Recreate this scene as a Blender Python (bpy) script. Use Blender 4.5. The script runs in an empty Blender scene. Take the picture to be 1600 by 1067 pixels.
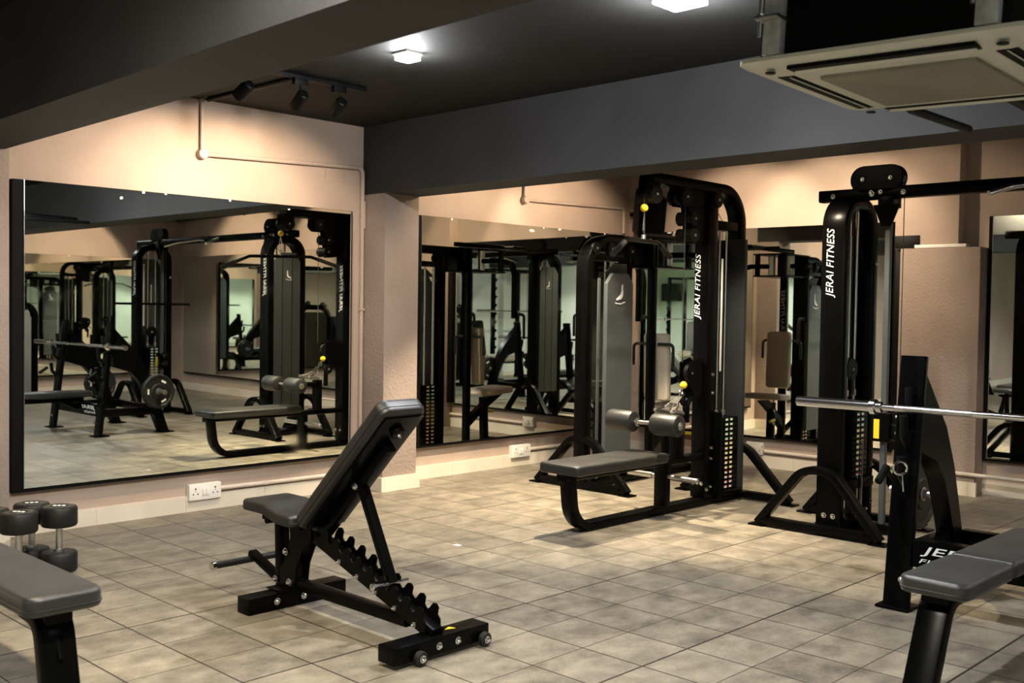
import bpy, bmesh, math, random
from mathutils import Vector as V, Matrix
from math import pi, sin, cos, radians as R
random.seed(4)
sc = bpy.context.scene
COL = sc.collection

# ------------------------------------------------------------------ camera
cam_d = bpy.data.cameras.new('camera')
cam = bpy.data.objects.new('camera', cam_d); COL.objects.link(cam)
cam_d.sensor_width = 36.0; cam_d.sensor_fit = 'HORIZONTAL'
cam_d.lens = 36.0*1634.05/1600
YAW, PIT, ROL = R(46.092), R(1.753), R(0.854)
_f = V((sin(YAW)*cos(PIT), cos(YAW)*cos(PIT), -sin(PIT)))
_r = V((cos(YAW), -sin(YAW), 0)); _u = _r.cross(_f)
_R = _r*cos(ROL)+_u*sin(ROL); _U = -_r*sin(ROL)+_u*cos(ROL)
cam.matrix_world = Matrix(((_R.x, _U.x, -_f.x, -2.640), (_R.y, _U.y, -_f.y, -5.994), (_R.z, _U.z, -_f.z, 1.3676), (0, 0, 0, 1)))
cam_d.clip_start = 0.05
cam_d.dof.use_dof = True; cam_d.dof.focus_distance = 5.9; cam_d.dof.aperture_fstop = 4.0
sc.camera = cam

# ------------------------------------------------------------------ world, view
w = bpy.data.worlds.new('world'); sc.world = w; w.use_nodes = True
w.node_tree.nodes['Background'].inputs[0].default_value = (0.02, 0.021, 0.022, 1)
w.node_tree.nodes['Background'].inputs[1].default_value = 0.05
sc.view_settings.view_transform = 'Standard'; sc.view_settings.look = 'None'
sc.view_settings.gamma = 1.0; sc.view_settings.exposure = -0.05
sc.view_settings.use_curve_mapping = False
cy = sc.cycles
cy.max_bounces = 10; cy.glossy_bounces = 8; cy.diffuse_bounces = 4; cy.transmission_bounces = 2
cy.caustics_reflective = False; cy.caustics_refractive = False
cy.use_denoising = True; cy.sample_clamp_indirect = 4.0

# ------------------------------------------------------------------ lights (lamps of the room, plus unseen downlights added for fill)
WARM = (1.0, 0.775, 0.55); COOL = (0.97, 0.98, 1.0); NEUT = (1.0, 0.83, 0.59)
def aim(o, loc, to):
    o.location = loc
    o.rotation_euler = (V(to)-V(loc)).to_track_quat('-Z', 'Y').to_euler()
def spot(loc, to, watts, deg, blend=0.6, col=WARM, r=0.03):
    d = bpy.data.lights.new('spot_light', 'SPOT'); d.energy = watts; d.spot_size = R(deg); d.spot_blend = blend
    d.color = col; d.shadow_soft_size = r
    o = bpy.data.objects.new('spot_light', d); COL.objects.link(o); aim(o, loc, to); return o
def area(loc, size, watts, col=COOL, spread=170):
    d = bpy.data.lights.new('panel_light', 'AREA'); d.shape = 'SQUARE'; d.size = size; d.energy = watts; d.color = col
    d.spread = R(spread)
    o = bpy.data.objects.new('panel_light', d); COL.objects.link(o); o.location = loc; return o
CEIL = 2.72
# position, target of every spot head on the three tracks (the heads themselves are modelled further down)
TRACK_A = [((0.54, -.83, 2.57), (0.30, .30, 1.8)), ((0.91, -.83, 2.57), (0.95, .30, 1.75)), ((1.19, -.83, 2.57), (1.35, .30, 1.75))]
TRACK_B = [((3.55, -.80, 2.57), (3.30, .30, 1.8)), ((4.10, -.80, 2.57), (4.45, .30, 1.85))]
TRACK_C = [((4.28, -1.32, 2.57), (5.60, -1.00, 1.75)), ((4.25, -1.66, 2.57), (5.65, -1.80, 1.75)), ((4.27, -1.98, 2.57), (5.7, -2.5, 1.7))]
for (l, t), wt in zip(TRACK_A, (68, 105, 92)): spot(V(l)+(V(t)-V(l)).normalized()*.07, t, wt, 92, .45)
for (l, t), wt in zip(TRACK_B, (100, 110)): spot(V(l)+(V(t)-V(l)).normalized()*.07, t, wt, 90, .45)
TRACK_D = [((4.55, -5.2, 2.57), (5.80, -5.0, 1.8)), ((4.55, -6.9, 2.57), (5.9, -7.1, 1.8)), ((4.2, -8.1, 2.57), (4.0, -9.25, 1.8))]
for l, t in TRACK_D: spot(V(l)+(V(t)-V(l)).normalized()*.07, t, 190, 96, .4)
for (l, t), wt in zip(TRACK_C, (130, 135, 55)): spot(V(l)+(V(t)-V(l)).normalized()*.07, t, wt, 86, .45)
# downlights: (x, y, watts, colour, size of the fitting); the last field is the cone in degrees
DOWN = [(0.99, -1.70, 70, COOL, .09, 174), (1.09, -3.37, 215, COOL, .16, 174)]
FILL_DOWN = [(2.98, -1.10, 1000, NEUT, .11, 80), (2.70, -2.60, 470, NEUT, .09, 116), (4.3, -4.6, 90, NEUT, .13, 110),  # unseen downlights added for fill; the first two replace spotlight bounce off the mirrors
          (-1.30, -2.1, 330, NEUT, .13, 92), (-1.38, -4.1, 680, (1, .93, .80), .13, 176), (3.2, -7.4, 160, COOL, .2, 140), (0.2, -7.4, 110, COOL, .2, 130),
          (-6.4, -7.6, 600, COOL, .2, 150), (-6.4, -3.2, 520, COOL, .2, 150), (-9.4, -6.0, 700, COOL, .2, 150), (-3.9, -7.9, 260, COOL, .2, 130)]
for x, y, wt, c, s, dg in DOWN:
    d = bpy.data.lights.new('ceiling_lamp', 'POINT'); d.energy = wt*.36; d.color = c; d.shadow_soft_size = .03
    o = bpy.data.objects.new('ceiling_lamp', d); COL.objects.link(o); o.location = (x, y, CEIL-.09)
    spot((x, y, CEIL-.09), (x, y, 0), wt*1.0, dg, 1.0, c, .04)
for x, y, wt, c, s, dg in FILL_DOWN: spot((x, y, CEIL-.05), (x, y, 0), wt, dg, .35, c, s*.4)

# ------------------------------------------------------------------ materials
def nd(nt, t, **k):
    n = nt.nodes.new(t)
    for a, b in k.items():
        if a.startswith('i_'): n.inputs[a[2:].replace('_', ' ')].default_value = b
        else: setattr(n, a, b)
    return n
def base_mat(name, col, rough=.5, metal=0., spec=.5):
    m = bpy.data.materials.new(name); m.use_nodes = True
    b = m.node_tree.nodes['Principled BSDF']
    b.inputs['Base Color'].default_value = (*col, 1); b.inputs['Roughness'].default_value = rough
    b.inputs['Metallic'].default_value = metal; b.inputs['Specular IOR Level'].default_value = spec
    return m
def noise_mat(name, c1, c2, scale, rough=.6, bump=.1, bscale=None, spec=.4, metal=0., detail=4, dist=.002, r2=None):
    m = base_mat(name, c1, rough, metal, spec); nt = m.node_tree; b = nt.nodes['Principled BSDF']
    tc = nd(nt, 'ShaderNodeTexCoord')
    n = nd(nt, 'ShaderNodeTexNoise'); n.inputs['Scale'].default_value = scale; n.inputs['Detail'].default_value = detail
    nt.links.new(tc.outputs['Object'], n.inputs['Vector'])
    cr = nd(nt, 'ShaderNodeValToRGB'); cr.color_ramp.elements[0].position = .35; cr.color_ramp.elements[1].position = .65
    cr.color_ramp.elements[0].color = (*c1, 1); cr.color_ramp.elements[1].color = (*c2, 1)
    nt.links.new(n.outputs['Fac'], cr.inputs[0]); nt.links.new(cr.outputs[0], b.inputs['Base Color'])
    if r2 is not None:
        mr = nd(nt, 'ShaderNodeMapRange'); mr.inputs['To Min'].default_value = rough; mr.inputs['To Max'].default_value = r2
        nt.links.new(n.outputs['Fac'], mr.inputs['Value']); nt.links.new(mr.outputs[0], b.inputs['Roughness'])
    if bump:
        n2 = nd(nt, 'ShaderNodeTexNoise'); n2.inputs['Scale'].default_value = bscale or scale*8; n2.inputs['Detail'].default_value = 3
        nt.links.new(tc.outputs['Object'], n2.inputs['Vector'])
        bp = nd(nt, 'ShaderNodeBump'); bp.inputs['Strength'].default_value = bump; bp.inputs['Distance'].default_value = dist
        nt.links.new(n2.outputs['Fac'], bp.inputs['Height']); nt.links.new(bp.outputs[0], b.inputs['Normal'])
    return m
def emit(name, col, s):
    m = bpy.data.materials.new(name); m.use_nodes = True; nt = m.node_tree
    b = nt.nodes['Principled BSDF']; b.inputs['Base Color'].default_value = (.8, .8, .8, 1)
    b.inputs['Emission Color'].default_value = (*col, 1); b.inputs['Emission Strength'].default_value = s
    return m
M = {}
M['wall'] = noise_mat('taupe_wall_paint', (.385, .298, .24), (.445, .348, .283), 1.6, .62, .35, 26, .3, dist=.006)
M['wall_low'] = M['wall']
M['plaster'] = noise_mat('rough_plaster_paint', (.30, .238, .20), (.345, .275, .235), 3., .7, .8, 48, .25, dist=.008)
M['white_wall'] = noise_mat('pale_green_white_wall_paint', (.60, .64, .56), (.66, .70, .62), 1.2, .7, .2, 30, .3)
M['dark'] = noise_mat('charcoal_ceiling_paint', (.011, .011, .0105), (.014, .014, .013), 2., .75, .3, 40, .2, dist=.004)
M['beamp'] = noise_mat('grey_beam_paint', (.024, .024, .025), (.030, .030, .031), 2.2, .7, .35, 40, .25, dist=.005)
M['skirt'] = noise_mat('cream_skirting_tile', (.62, .56, .46), (.70, .64, .53), 2.5, .28, .1, 20, .5)
M['black'] = noise_mat('black_powder_coat', (.0012, .0012, .0012), (.0020, .0020, .0020), 5, .27, .20, 420, .075, dist=.0006)
M['blackm'] = noise_mat('matt_black_plastic', (.002, .002, .002), (.0035, .0035, .0035), 6, .5, .2, 200, .12, dist=.0006)
M['vinyl'] = noise_mat('black_vinyl_upholstery', (.0075, .0078, .0072), (.011, .0112, .0105), 7, .36, .5, 600, .62, dist=.0008, r2=.52)
M['vinyl_dusty'] = noise_mat('dusty_black_vinyl_upholstery', (.0075, .0078, .0072), (.011, .0112, .0105), 7, .36, .5, 600, .7, dist=.0008, r2=.52)  # same vinyl; its extra sheen imitates light glancing off the pad tops
for _k, _v in (('vinyl', .01), ('vinyl_dusty', .18)):
    _b = M[_k].node_tree.nodes['Principled BSDF']; _b.inputs['Sheen Weight'].default_value = _v; _b.inputs['Sheen Roughness'].default_value = .4
M['tanvinyl'] = noise_mat('beige_vinyl_upholstery', (.54, .47, .36), (.60, .52, .41), 7, .5, .4, 500, .5, dist=.0008)
M['panel'] = noise_mat('slate_grey_cover_panel', (.047, .054, .056), (.056, .063, .065), 3, .5, .2, 300, .45)
M['shroud'] = noise_mat('charcoal_shroud_panel', (.018, .020, .021), (.024, .026, .027), 3, .5, .2, 300, .3)
M['chrome'] = base_mat('chrome', (.72, .71, .69), .16, 1.)
M['steel'] = noise_mat('brushed_steel', (.50, .49, .47), (.60, .59, .57), 12, .32, .2, 300, .5, 1.)
M['galv'] = noise_mat('galvanised_bracket_steel', (.42, .43, .42), (.66, .67, .66), 22, .42, .2, 90, .5, .25)
M['white'] = base_mat('white_plastic', (.78, .76, .70), .4)
M['lettering'] = base_mat('white_lettering', (.92, .91, .88), .45)
M['redletter'] = base_mat('red_lettering', (.45, .03, .02), .5)
M['yellow'] = base_mat('yellow_plastic', (.85, .62, .02), .35)
M['green'] = base_mat('green_print', (.05, .38, .14), .5)
M['red'] = base_mat('red_print', (.50, .05, .04), .5)
M['acpanel'] = noise_mat('off_white_cassette_plastic', (.62, .63, .57), (.68, .69, .62), 4, .5, .1, 60, .4)
M['acgrille'] = noise_mat('cassette_grille_mesh', (.22, .21, .18), (.28, .27, .22), 3, .6, .6, 170, .3, dist=.003)
M['conduit'] = noise_mat('painted_conduit', (.40, .32, .27), (.46, .37, .31), 3, .45, .1, 60, .4)
M['cond_white'] = noise_mat('white_conduit', (.58, .50, .42), (.66, .58, .49), 3, .4, .1, 60, .4)
M['blackmat'] = base_mat('flat_black_board', (.003, .003, .003), .6, 0., .1)
M['cable'] = base_mat('black_steel_cable', (.02, .02, .02), .4)
M['teal'] = base_mat('teal_cloth', (.01, .16, .20), .8)
M['greenmat'] = base_mat('bright_green_turf', (.18, .42, .05), .9)
M['orange'] = base_mat('orange_red_plastic', (.6, .09, .02), .4)
M['screen'] = base_mat('black_screen_glass', (.006, .006, .008), .12)
M['paper'] = base_mat('white_paper', (.85, .84, .80), .7)
M['led'] = emit('lit_led_diffuser', COOL, 130)
M['ledw'] = emit('lit_warm_led_diffuser', NEUT, 14)  # glow of the added warm downlights
M['lens'] = emit('lit_spot_lens', WARM, 8)
# rubber plate with faint sheen
M['rubber'] = noise_mat('black_rubber', (.007, .007, .0065), (.010, .010, .009), 9, .5, .35, 160, .3, dist=.001)
M['rubtop'] = noise_mat('dusty_black_rubber', (.045, .043, .036), (.058, .055, .046), 9, .5, .35, 160, .4, dist=.001)  # lighter tone for the top caps of the upright dumbbells

def mirror_mat():
    m = base_mat('silvered_mirror_glass', (.88, .915, .85), .012, 1.)
    nt = m.node_tree; b = nt.nodes['Principled BSDF']; tc = nd(nt, 'ShaderNodeTexCoord')
    n = nd(nt, 'ShaderNodeTexNoise'); n.inputs['Scale'].default_value = 2.2; n.inputs['Detail'].default_value = 6
    nt.links.new(tc.outputs['Object'], n.inputs['Vector'])
    mr = nd(nt, 'ShaderNodeMapRange'); mr.inputs['From Min'].default_value = .58; mr.inputs['From Max'].default_value = .85
    mr.inputs['To Min'].default_value = .008; mr.inputs['To Max'].default_value = .10
    nt.links.new(n.outputs['Fac'], mr.inputs['Value']); nt.links.new(mr.outputs[0], b.inputs['Roughness'])
    return m
M['mirror'] = mirror_mat()

def floor_mat():
    m = base_mat('rubber_floor_tiles', (.2, .18, .15), .5); nt = m.node_tree; b = nt.nodes['Principled BSDF']; L = nt.links.new
    tc = nd(nt, 'ShaderNodeTexCoord'); sp = nd(nt, 'ShaderNodeSeparateXYZ'); L(tc.outputs['Object'], sp.inputs[0])
    def math_(op, a, bb=None):
        n = nd(nt, 'ShaderNodeMath', operation=op)
        for i, x in enumerate((a, bb)):
            if x is None: continue
            if isinstance(x, (int, float)): n.inputs[i].default_value = x
            else: L(x, n.inputs[i])
        return n.outputs[0]
    def line(ax, size, wd):
        t = math_('PINGPONG', math_('ADD', sp.outputs[ax], 30*size), size/2)   # 0 at the joints
        return math_('LESS_THAN', t, wd)
    lx = line(0, .3, .0036); ly = line(1, .3, .0024); ly3 = line(1, .9, .0050)
    ln = math_('MAXIMUM', math_('MAXIMUM', lx, ly), ly3)
    # tone per tile
    fx = math_('FLOOR', math_('DIVIDE', sp.outputs[0], .3)); fy = math_('FLOOR', math_('DIVIDE', sp.outputs[1], .3))
    cb = nd(nt, 'ShaderNodeCombineXYZ'); L(fx, cb.inputs[0]); L(fy, cb.inputs[1])
    wn = nd(nt, 'ShaderNodeTexWhiteNoise', noise_dimensions='3D'); L(cb.outputs[0], wn.inputs['Vector'])
    n1 = nd(nt, 'ShaderNodeTexNoise'); n1.inputs['Scale'].default_value = 6.5; n1.inputs['Detail'].default_value = 8; n1.inputs['Roughness'].default_value = .65
    mp = nd(nt, 'ShaderNodeMapping'); mp.inputs['Scale'].default_value = (.9, 1.25, 1); mp.inputs['Rotation'].default_value = (0, 0, .5)
    L(tc.outputs['Object'], mp.inputs[0]); L(mp.outputs[0], n1.inputs['Vector'])
    n2 = nd(nt, 'ShaderNodeTexNoise'); n2.inputs['Scale'].default_value = 90.; n2.inputs['Detail'].default_value = 3
    L(tc.outputs['Object'], n2.inputs['Vector'])
    v = math_('ADD', math_('MULTIPLY', n1.outputs['Fac'], .75), math_('MULTIPLY', wn.outputs['Value'], .10))
    v = math_('ADD', v, math_('MULTIPLY', n2.outputs['Fac'], .16))
    cr = nd(nt, 'ShaderNodeValToRGB'); e = cr.color_ramp.elements
    e[0].position = .34; e[0].color = (.092, .080, .060, 1); e[1].position = .70; e[1].color = (.31, .268, .20, 1)
    L(v, cr.inputs[0])
    mx = nd(nt, 'ShaderNodeMix', data_type='RGBA'); L(ln, mx.inputs['Factor']); L(cr.outputs[0], mx.inputs['A']); mx.inputs['B'].default_value = (.018, .015, .011, 1)
    L(mx.outputs['Result'], b.inputs['Base Color'])
    mr = nd(nt, 'ShaderNodeMapRange'); mr.inputs['To Min'].default_value = .36; mr.inputs['To Max'].default_value = .6
    L(n1.outputs['Fac'], mr.inputs['Value']); L(mr.outputs[0], b.inputs['Roughness'])
    h = math_('SUBTRACT', math_('MULTIPLY', n2.outputs['Fac'], .25), ln)
    bp = nd(nt, 'ShaderNodeBump'); bp.inputs['Strength'].default_value = .5; bp.inputs['Distance'].default_value = .003
    L(h, bp.inputs['Height']); L(bp.outputs[0], b.inputs['Normal'])
    return m
M['floor'] = floor_mat()

# ------------------------------------------------------------------ mesh helpers
def arc_path(pts, rad, n=8):
    """polyline through pts with corners rounded by rad (number or list)"""
    out = [V(pts[0])]
    for i in range(1, len(pts)-1):
        a, b, c = V(pts[i-1]), V(pts[i]), V(pts[i+1]); r = rad[i-1] if isinstance(rad, (list, tuple)) else rad
        d1 = (a-b).normalized(); d2 = (c-b).normalized(); ang = d1.angle(d2)
        t = min(r/math.tan(ang/2), (a-b).length*.49, (c-b).length*.49) if r > 0 else 0
        if t < 1e-5: out.append(b); continue
        p1 = b+d1*t; p2 = b+d2*t; rr = t*math.tan(ang/2); ctr = b+(d1+d2).normalized()*(rr/sin(ang/2))
        v1 = p1-ctr; v2 = p2-ctr; tot = v1.angle(v2)
        for k in range(n+1):
            s = k/n; out.append(ctr+(v1*sin((1-s)*tot)+v2*sin(s*tot))/sin(tot))
    out.append(V(pts[-1])); return out
class MB:
    def __init__(s): s.bm = bmesh.new(); s.mi = 0
    def face(s, vs):
        try: f = s.bm.faces.new(vs); f.material_index = s.mi; return f
        except ValueError: return None
    def box(s, lo, hi, bev=.0):
        lo, hi = V(lo), V(hi); c = (lo+hi)/2; d = hi-lo
        return s.obox(c, d, Matrix.Identity(3), bev)
    def obox(s, c, d, rot, bev=0.):
        b2 = bmesh.new(); bmesh.ops.create_cube(b2, size=1)
        for v in b2.verts: v.co = V((v.co.x*d[0], v.co.y*d[1], v.co.z*d[2]))
        if bev > 0:
            bmesh.ops.bevel(b2, geom=b2.edges[:], offset=min(bev, min(d)*.45), segments=2, profile=.6, affect='EDGES')
        s.merge(b2, Matrix.Translation(c) @ rot.to_4x4()); return s
    def merge(s, b2, mat):
        mp = {}
        for v in b2.verts: mp[v] = s.bm.verts.new(mat @ v.co)
        for f in b2.faces: s.face([mp[v] for v in f.verts])
        b2.free()
    def sweep(s, path, wdir, w, h, rc=None):
        """rectangular tube: w along the fixed direction wdir, h across it"""
        path = [V(p) for p in path]; wd = V(wdir).normalized(); rc = min(w, h)*.16 if rc is None else rc
        prof = []
        for sx, sy in ((1, 1), (-1, 1), (-1, -1), (1, -1)):
            a = (sx*(w/2), sy*(h/2))
            if (sx*sy) > 0: prof += [(a[0], a[1]-sy*rc), (a[0]-sx*rc*.3, a[1]-sy*rc*.3), (a[0]-sx*rc, a[1])]
            else: prof += [(a[0]-sx*rc, a[1]), (a[0]-sx*rc*.3, a[1]-sy*rc*.3), (a[0], a[1]-sy*rc)]
        rings = []; n = len(path)
        for i, p in enumerate(path):
            t1 = (path[i]-path[i-1]).normalized() if i else (path[1]-path[0]).normalized()
            t2 = (path[i+1]-path[i]).normalized() if i < n-1 else t1
            t = (t1+t2).normalized(); k = 1/max(.4, t.dot(t2)); nn = t.cross(wd).normalized()
            rings.append([s.bm.verts.new(p+wd*a+nn*(b*k)) for a, b in prof])
        m = len(prof)
        for i in range(n-1):
            for j in range(m): s.face([rings[i][j], rings[i][(j+1) % m], rings[i+1][(j+1) % m], rings[i+1][j]])
        s.face(rings[0][::-1]); s.face(rings[-1]); return s
    def bar(s, a, b, wdir, w, h): return s.sweep([a, b], wdir, w, h)
    def tube(s, path, r, n=10, caps=True):
        path = [V(p) for p in path]; rings = []; N = len(path); prev = None
        for i, p in enumerate(path):
            t = ((path[i+1]-p) if i < N-1 else (p-path[i-1])).normalized()
            if 0 < i < N-1: t = (t+(p-path[i-1]).normalized()).normalized()
            if prev is None:
                u = t.cross(V((0, 0, 1)) if abs(t.z) < .9 else V((1, 0, 0))).normalized()
            else: u = (prev-t*prev.dot(t)).normalized()
            prev = u; v = t.cross(u); rr = r[i] if isinstance(r, (list, tuple)) else r
            rings.append([s.bm.verts.new(p+(u*cos(2*pi*k/n)+v*sin(2*pi*k/n))*rr) for k in range(n)])
        for i in range(N-1):
            for k in range(n): s.face([rings[i][k], rings[i][(k+1) % n], rings[i+1][(k+1) % n], rings[i+1][k]])
        if caps: s.face(rings[0][::-1]); s.face(rings[-1])
        return s
    def lathe(s, p0, axis, prof, n=24):
        """prof: (distance along the axis, radius)"""
        ax = V(axis).normalized(); u = ax.cross(V((0, 0, 1)) if abs(ax.z) < .9 else V((1, 0, 0))).normalized(); v = ax.cross(u)
        rings = [[s.bm.verts.new(V(p0)+ax*d+(u*cos(2*pi*k/n)+v*sin(2*pi*k/n))*max(r, 1e-4)) for k in range(n)] for d, r in prof]
        for i in range(len(rings)-1):
            for k in range(n): s.face([rings[i][k], rings[i][(k+1) % n], rings[i+1][(k+1) % n], rings[i+1][k]])
        s.face(rings[0][::-1]); s.face(rings[-1]); return s
    def cyl(s, a, b, r, n=20, bev=None):
        a, b = V(a), V(b); L = (b-a).length; e = min(L*.3, r*.12) if bev is None else bev
        return s.lathe(a, b-a, [(0, r-e), (e, r), (L-e, r), (L, r-e)], n)
    def prism(s, pts, off, closed=True):
        """polygon (3D points) extruded by the vector off"""
        off = V(off); a = [s.bm.verts.new(V(p)) for p in pts]; b = [s.bm.verts.new(V(p)+off) for p in pts]; n = len(a)
        s.face(a[::-1]); s.face(b)
        for i in range(n): s.face([a[i], a[(i+1) % n], b[(i+1) % n], b[i]])
        return s
    def pad(s, L, W, H, rc, mat, re=.018, top=None):
        """upholstered pad, length x, width y, height z from 0; rounded corners and edges with a piping seam"""
        def outline(ins):
            r = max(rc-ins, .004); hx, hy = L/2-ins, W/2-ins; o = []
            for cx, cy_, a0 in ((hx-r, hy-r, 0), (-hx+r, hy-r, 90), (-hx+r, -hy+r, 180), (hx-r, -hy+r, 270)):
                for k in range(7): a = R(a0+15*k); o.append((cx+r*cos(a), cy_+r*sin(a)))
            return o
        prof = [(.012, 0), (.003, .004), (0, .010), (0, H*.28), (-.0035, H*.30), (-.0035, H*.34), (0, H*.36), (0, H-re)]
        for k in range(1, 6): a = R(18*k); prof.append((re*(1-cos(a)), H-re+re*sin(a)))
        prof.append((re+.03, H+.0035)); prof.append((re+.07, H+.005))
        rings = [[s.bm.verts.new(mat @ V((x, y, z))) for x, y in outline(min(i, W/2-.006))] for i, z in prof]; m = len(rings[0])
        for i in range(len(rings)-1):
            for k in range(m): s.face([rings[i][k], rings[i][(k+1) % m], rings[i+1][(k+1) % m], rings[i+1][k]])
        s.face(rings[0][::-1]); s.face(rings[-1]); return s
    def ring(s, c, axis, Rr, r, n=20, m=8):
        ax = V(axis).normalized(); u = ax.cross(V((0, 0, 1)) if abs(ax.z) < .9 else V((1, 0, 0))).normalized(); v = ax.cross(u); rs = []
        for i in range(n):
            d = u*cos(2*pi*i/n)+v*sin(2*pi*i/n)
            rs.append([s.bm.verts.new(V(c)+d*(Rr+r*cos(2*pi*k/m))+ax*(r*sin(2*pi*k/m))) for k in range(m)])
        for i in range(n):
            for k in range(m): s.face([rs[i][k], rs[i][(k+1) % m], rs[(i+1) % n][(k+1) % m], rs[(i+1) % n][k]])
        return s
    def mesh(s, name, mats, off=(0, 0, 0), sharp=35):
        bmesh.ops.recalc_face_normals(s.bm, faces=s.bm.faces[:])
        for v in s.bm.verts: v.co -= V(off)
        me = bpy.data.meshes.new(name); s.bm.to_mesh(me); s.bm.free()
        for m in (mats if isinstance(mats, (list, tuple)) else [mats]): me.materials.append(M[m] if isinstance(m, str) else m)
        for p in me.polygons: p.use_smooth = True
        me.set_sharp_from_angle(angle=R(sharp)); return me
    def build(s, name, mats, parent=None, label=None, sharp=35):
        off = ORG.get(parent.name, V((0, 0, 0))) if parent else V((0, 0, 0))
        o = bpy.data.objects.new(name, s.mesh(name, mats, off, sharp)); COL.objects.link(o)
        if parent: o.parent = parent; ORG[o.name] = off
        if label: o['label'] = label
        return o
ORG = {}
def tag(o, label, cat, group=None, kind=None):
    o['label'] = label; o['category'] = cat
    if group: o['group'] = group
    if kind: o['kind'] = kind
    return o
def empty(name, loc, label, cat, group=None, rz=0):
    """root of a thing; its parts are written in world coordinates and stored relative to loc"""
    o = bpy.data.objects.new(name, None); COL.objects.link(o); o.location = loc; o.empty_display_size = .1
    o.rotation_euler.z = rz; ORG[o.name] = V(loc); return tag(o, label, cat, group)
def struct(mb, name, mat, sharp=30):
    o = mb.build(name, mat, None, sharp=sharp); o['kind'] = 'structure'; return o
def recenter(o):
    """put a single-mesh thing's origin at the middle of its base"""
    vs = o.data.vertices; xs = [v.co.x for v in vs]; ys = [v.co.y for v in vs]; z = min(v.co.z for v in vs)
    c = V(((min(xs)+max(xs))/2, (min(ys)+max(ys))/2, z))
    for v in vs: v.co -= c
    o.location = c; return o
def copy_tree(o, loc, label, rz=None):
    c = o.copy(); COL.objects.link(c); c.location = loc; c['label'] = label
    if rz is not None: c.rotation_euler.z = rz
    def rec(src, dst):
        for ch in list(src.children):
            k = ch.copy(); COL.objects.link(k); k.parent = dst; rec(ch, k)
    rec(o, c); return c
_bolt = {}
def bolt(parent, p, axis, r=.011):
    key = (tuple(round(a, 3) for a in axis), r)
    if key not in _bolt:
        mb = MB(); mb.lathe((0, 0, 0), axis, [(0, r*1.35), (.003, r*1.35), (.003, r), (.010, r*.92), (.014, r*.55)], 12)
        _bolt[key] = mb.mesh('bolt', 'chrome')
    o = bpy.data.objects.new('bolt', _bolt[key]); COL.objects.link(o); o.parent = parent
    o.location = V(p)-ORG.get(parent.name, V((0, 0, 0))); return o
def text_mesh(s, size, shear=.25, bold=.0):
    cu = bpy.data.curves.new('lettering', 'FONT'); cu.body = s; cu.size = size; cu.shear = shear; cu.extrude = .0008; cu.offset = bold
    cu.align_x = 'LEFT'; cu.space_character = 1.04; cu.resolution_u = 3
    t = bpy.data.objects.new('tmp', cu); COL.objects.link(t); bpy.context.view_layer.update()
    me = bpy.data.meshes.new_from_object(t.evaluated_get(bpy.context.evaluated_depsgraph_get()))
    bpy.data.objects.remove(t); bpy.data.curves.remove(cu); return me
def lettering(parent, s, p, read, up, length, height, mat='lettering', name='lettering', bold=.0):
    """text stretched to length x height, starting at p"""
    me = text_mesh(s, .1, bold=bold); xs = [v.co.x for v in me.vertices]; ys = [v.co.y for v in me.vertices]
    kx = length/(max(xs)-min(xs)); ky = height/(max(ys)-min(ys)); x0, y0 = min(xs), min(ys)
    rd, ud = V(read), V(up); nn = rd.cross(ud); off = ORG.get(parent.name, V((0, 0, 0)))
    for v in me.vertices: v.co = V(p)-off+rd*((v.co.x-x0)*kx)+ud*((v.co.y-y0)*ky)+nn*(v.co.z+.0006)
    me.materials.clear(); me.materials.append(M[mat]); me.name = name
    o = bpy.data.objects.new(name, me); COL.objects.link(o); o.parent = parent; return o
def swan(parent, p, right, up, nrm, s=1., mat='lettering'):
    """the small swoosh emblem: a curved neck over a base line"""
    pts = [(-.035, 0), (-.032, .010), (-.012, .020), (.004, .034), (.010, .052), (.008, .066), (.010, .082), (.020, .088), (.022, .078),
           (.020, .064), (.024, .046), (.022, .026), (.010, .010), (-.010, .003)]
    mb = MB(); f = lambda x, y: V(p)+V(right)*x*s+V(up)*y*s
    mb.prism([f(x, y) for x, y in pts], V(nrm)*.0015)
    mb.prism([f(x, y) for x, y in ((-.045, -.012), (.0, -.016), (.04, -.006), (.04, -.011), (.0, -.022), (-.045, -.017))], V(nrm)*.0015)
    return mb.build('emblem', mat, parent)
def lerp(a, b, t): return V(a)+(V(b)-V(a))*t

# ------------------------------------------------------------------ the room
YW = .31                        # far-left wall plane
XMIN, YMIN = -11.0, -9.25
def wx(y): return 5.535+(.3-y)*.043   # the right-hand wall is a little out of square
mb = MB(); mb.box((XMIN-.2, YMIN-.2, -.12), (6.4, YW+.2, 0)); struct(mb, 'floor', 'floor')
mb = MB(); mb.box((XMIN-.2, YMIN-.2, CEIL), (6.4, YW+.2, CEIL+.12)); struct(mb, 'ceiling', 'dark')
mb = MB(); mb.box((XMIN-.2, YW, 0), (6.4, YW+.2, CEIL)); struct(mb, 'wall_left', 'wall')
mb = MB(); mb.prism([(wx(.35), .35, 0), (6.3, .35, 0), (6.3, YMIN-.1, 0), (wx(YMIN-.1), YMIN-.1, 0)], (0, 0, CEIL)); struct(mb, 'wall_right', 'wall')
mb = MB(); mb.box((.7, YMIN-.2, 0), (6.4, YMIN, CEIL)); struct(mb, 'wall_back', 'wall')
mb = MB(); mb.box((XMIN-.2, YMIN-.2, 0), (.7, YMIN, CEIL)); struct(mb, 'wall_far_back', 'white_wall')
mb = MB(); mb.box((XMIN-.2, YMIN, 0), (XMIN, YW, CEIL)); struct(mb, 'wall_front', 'white_wall')
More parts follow.
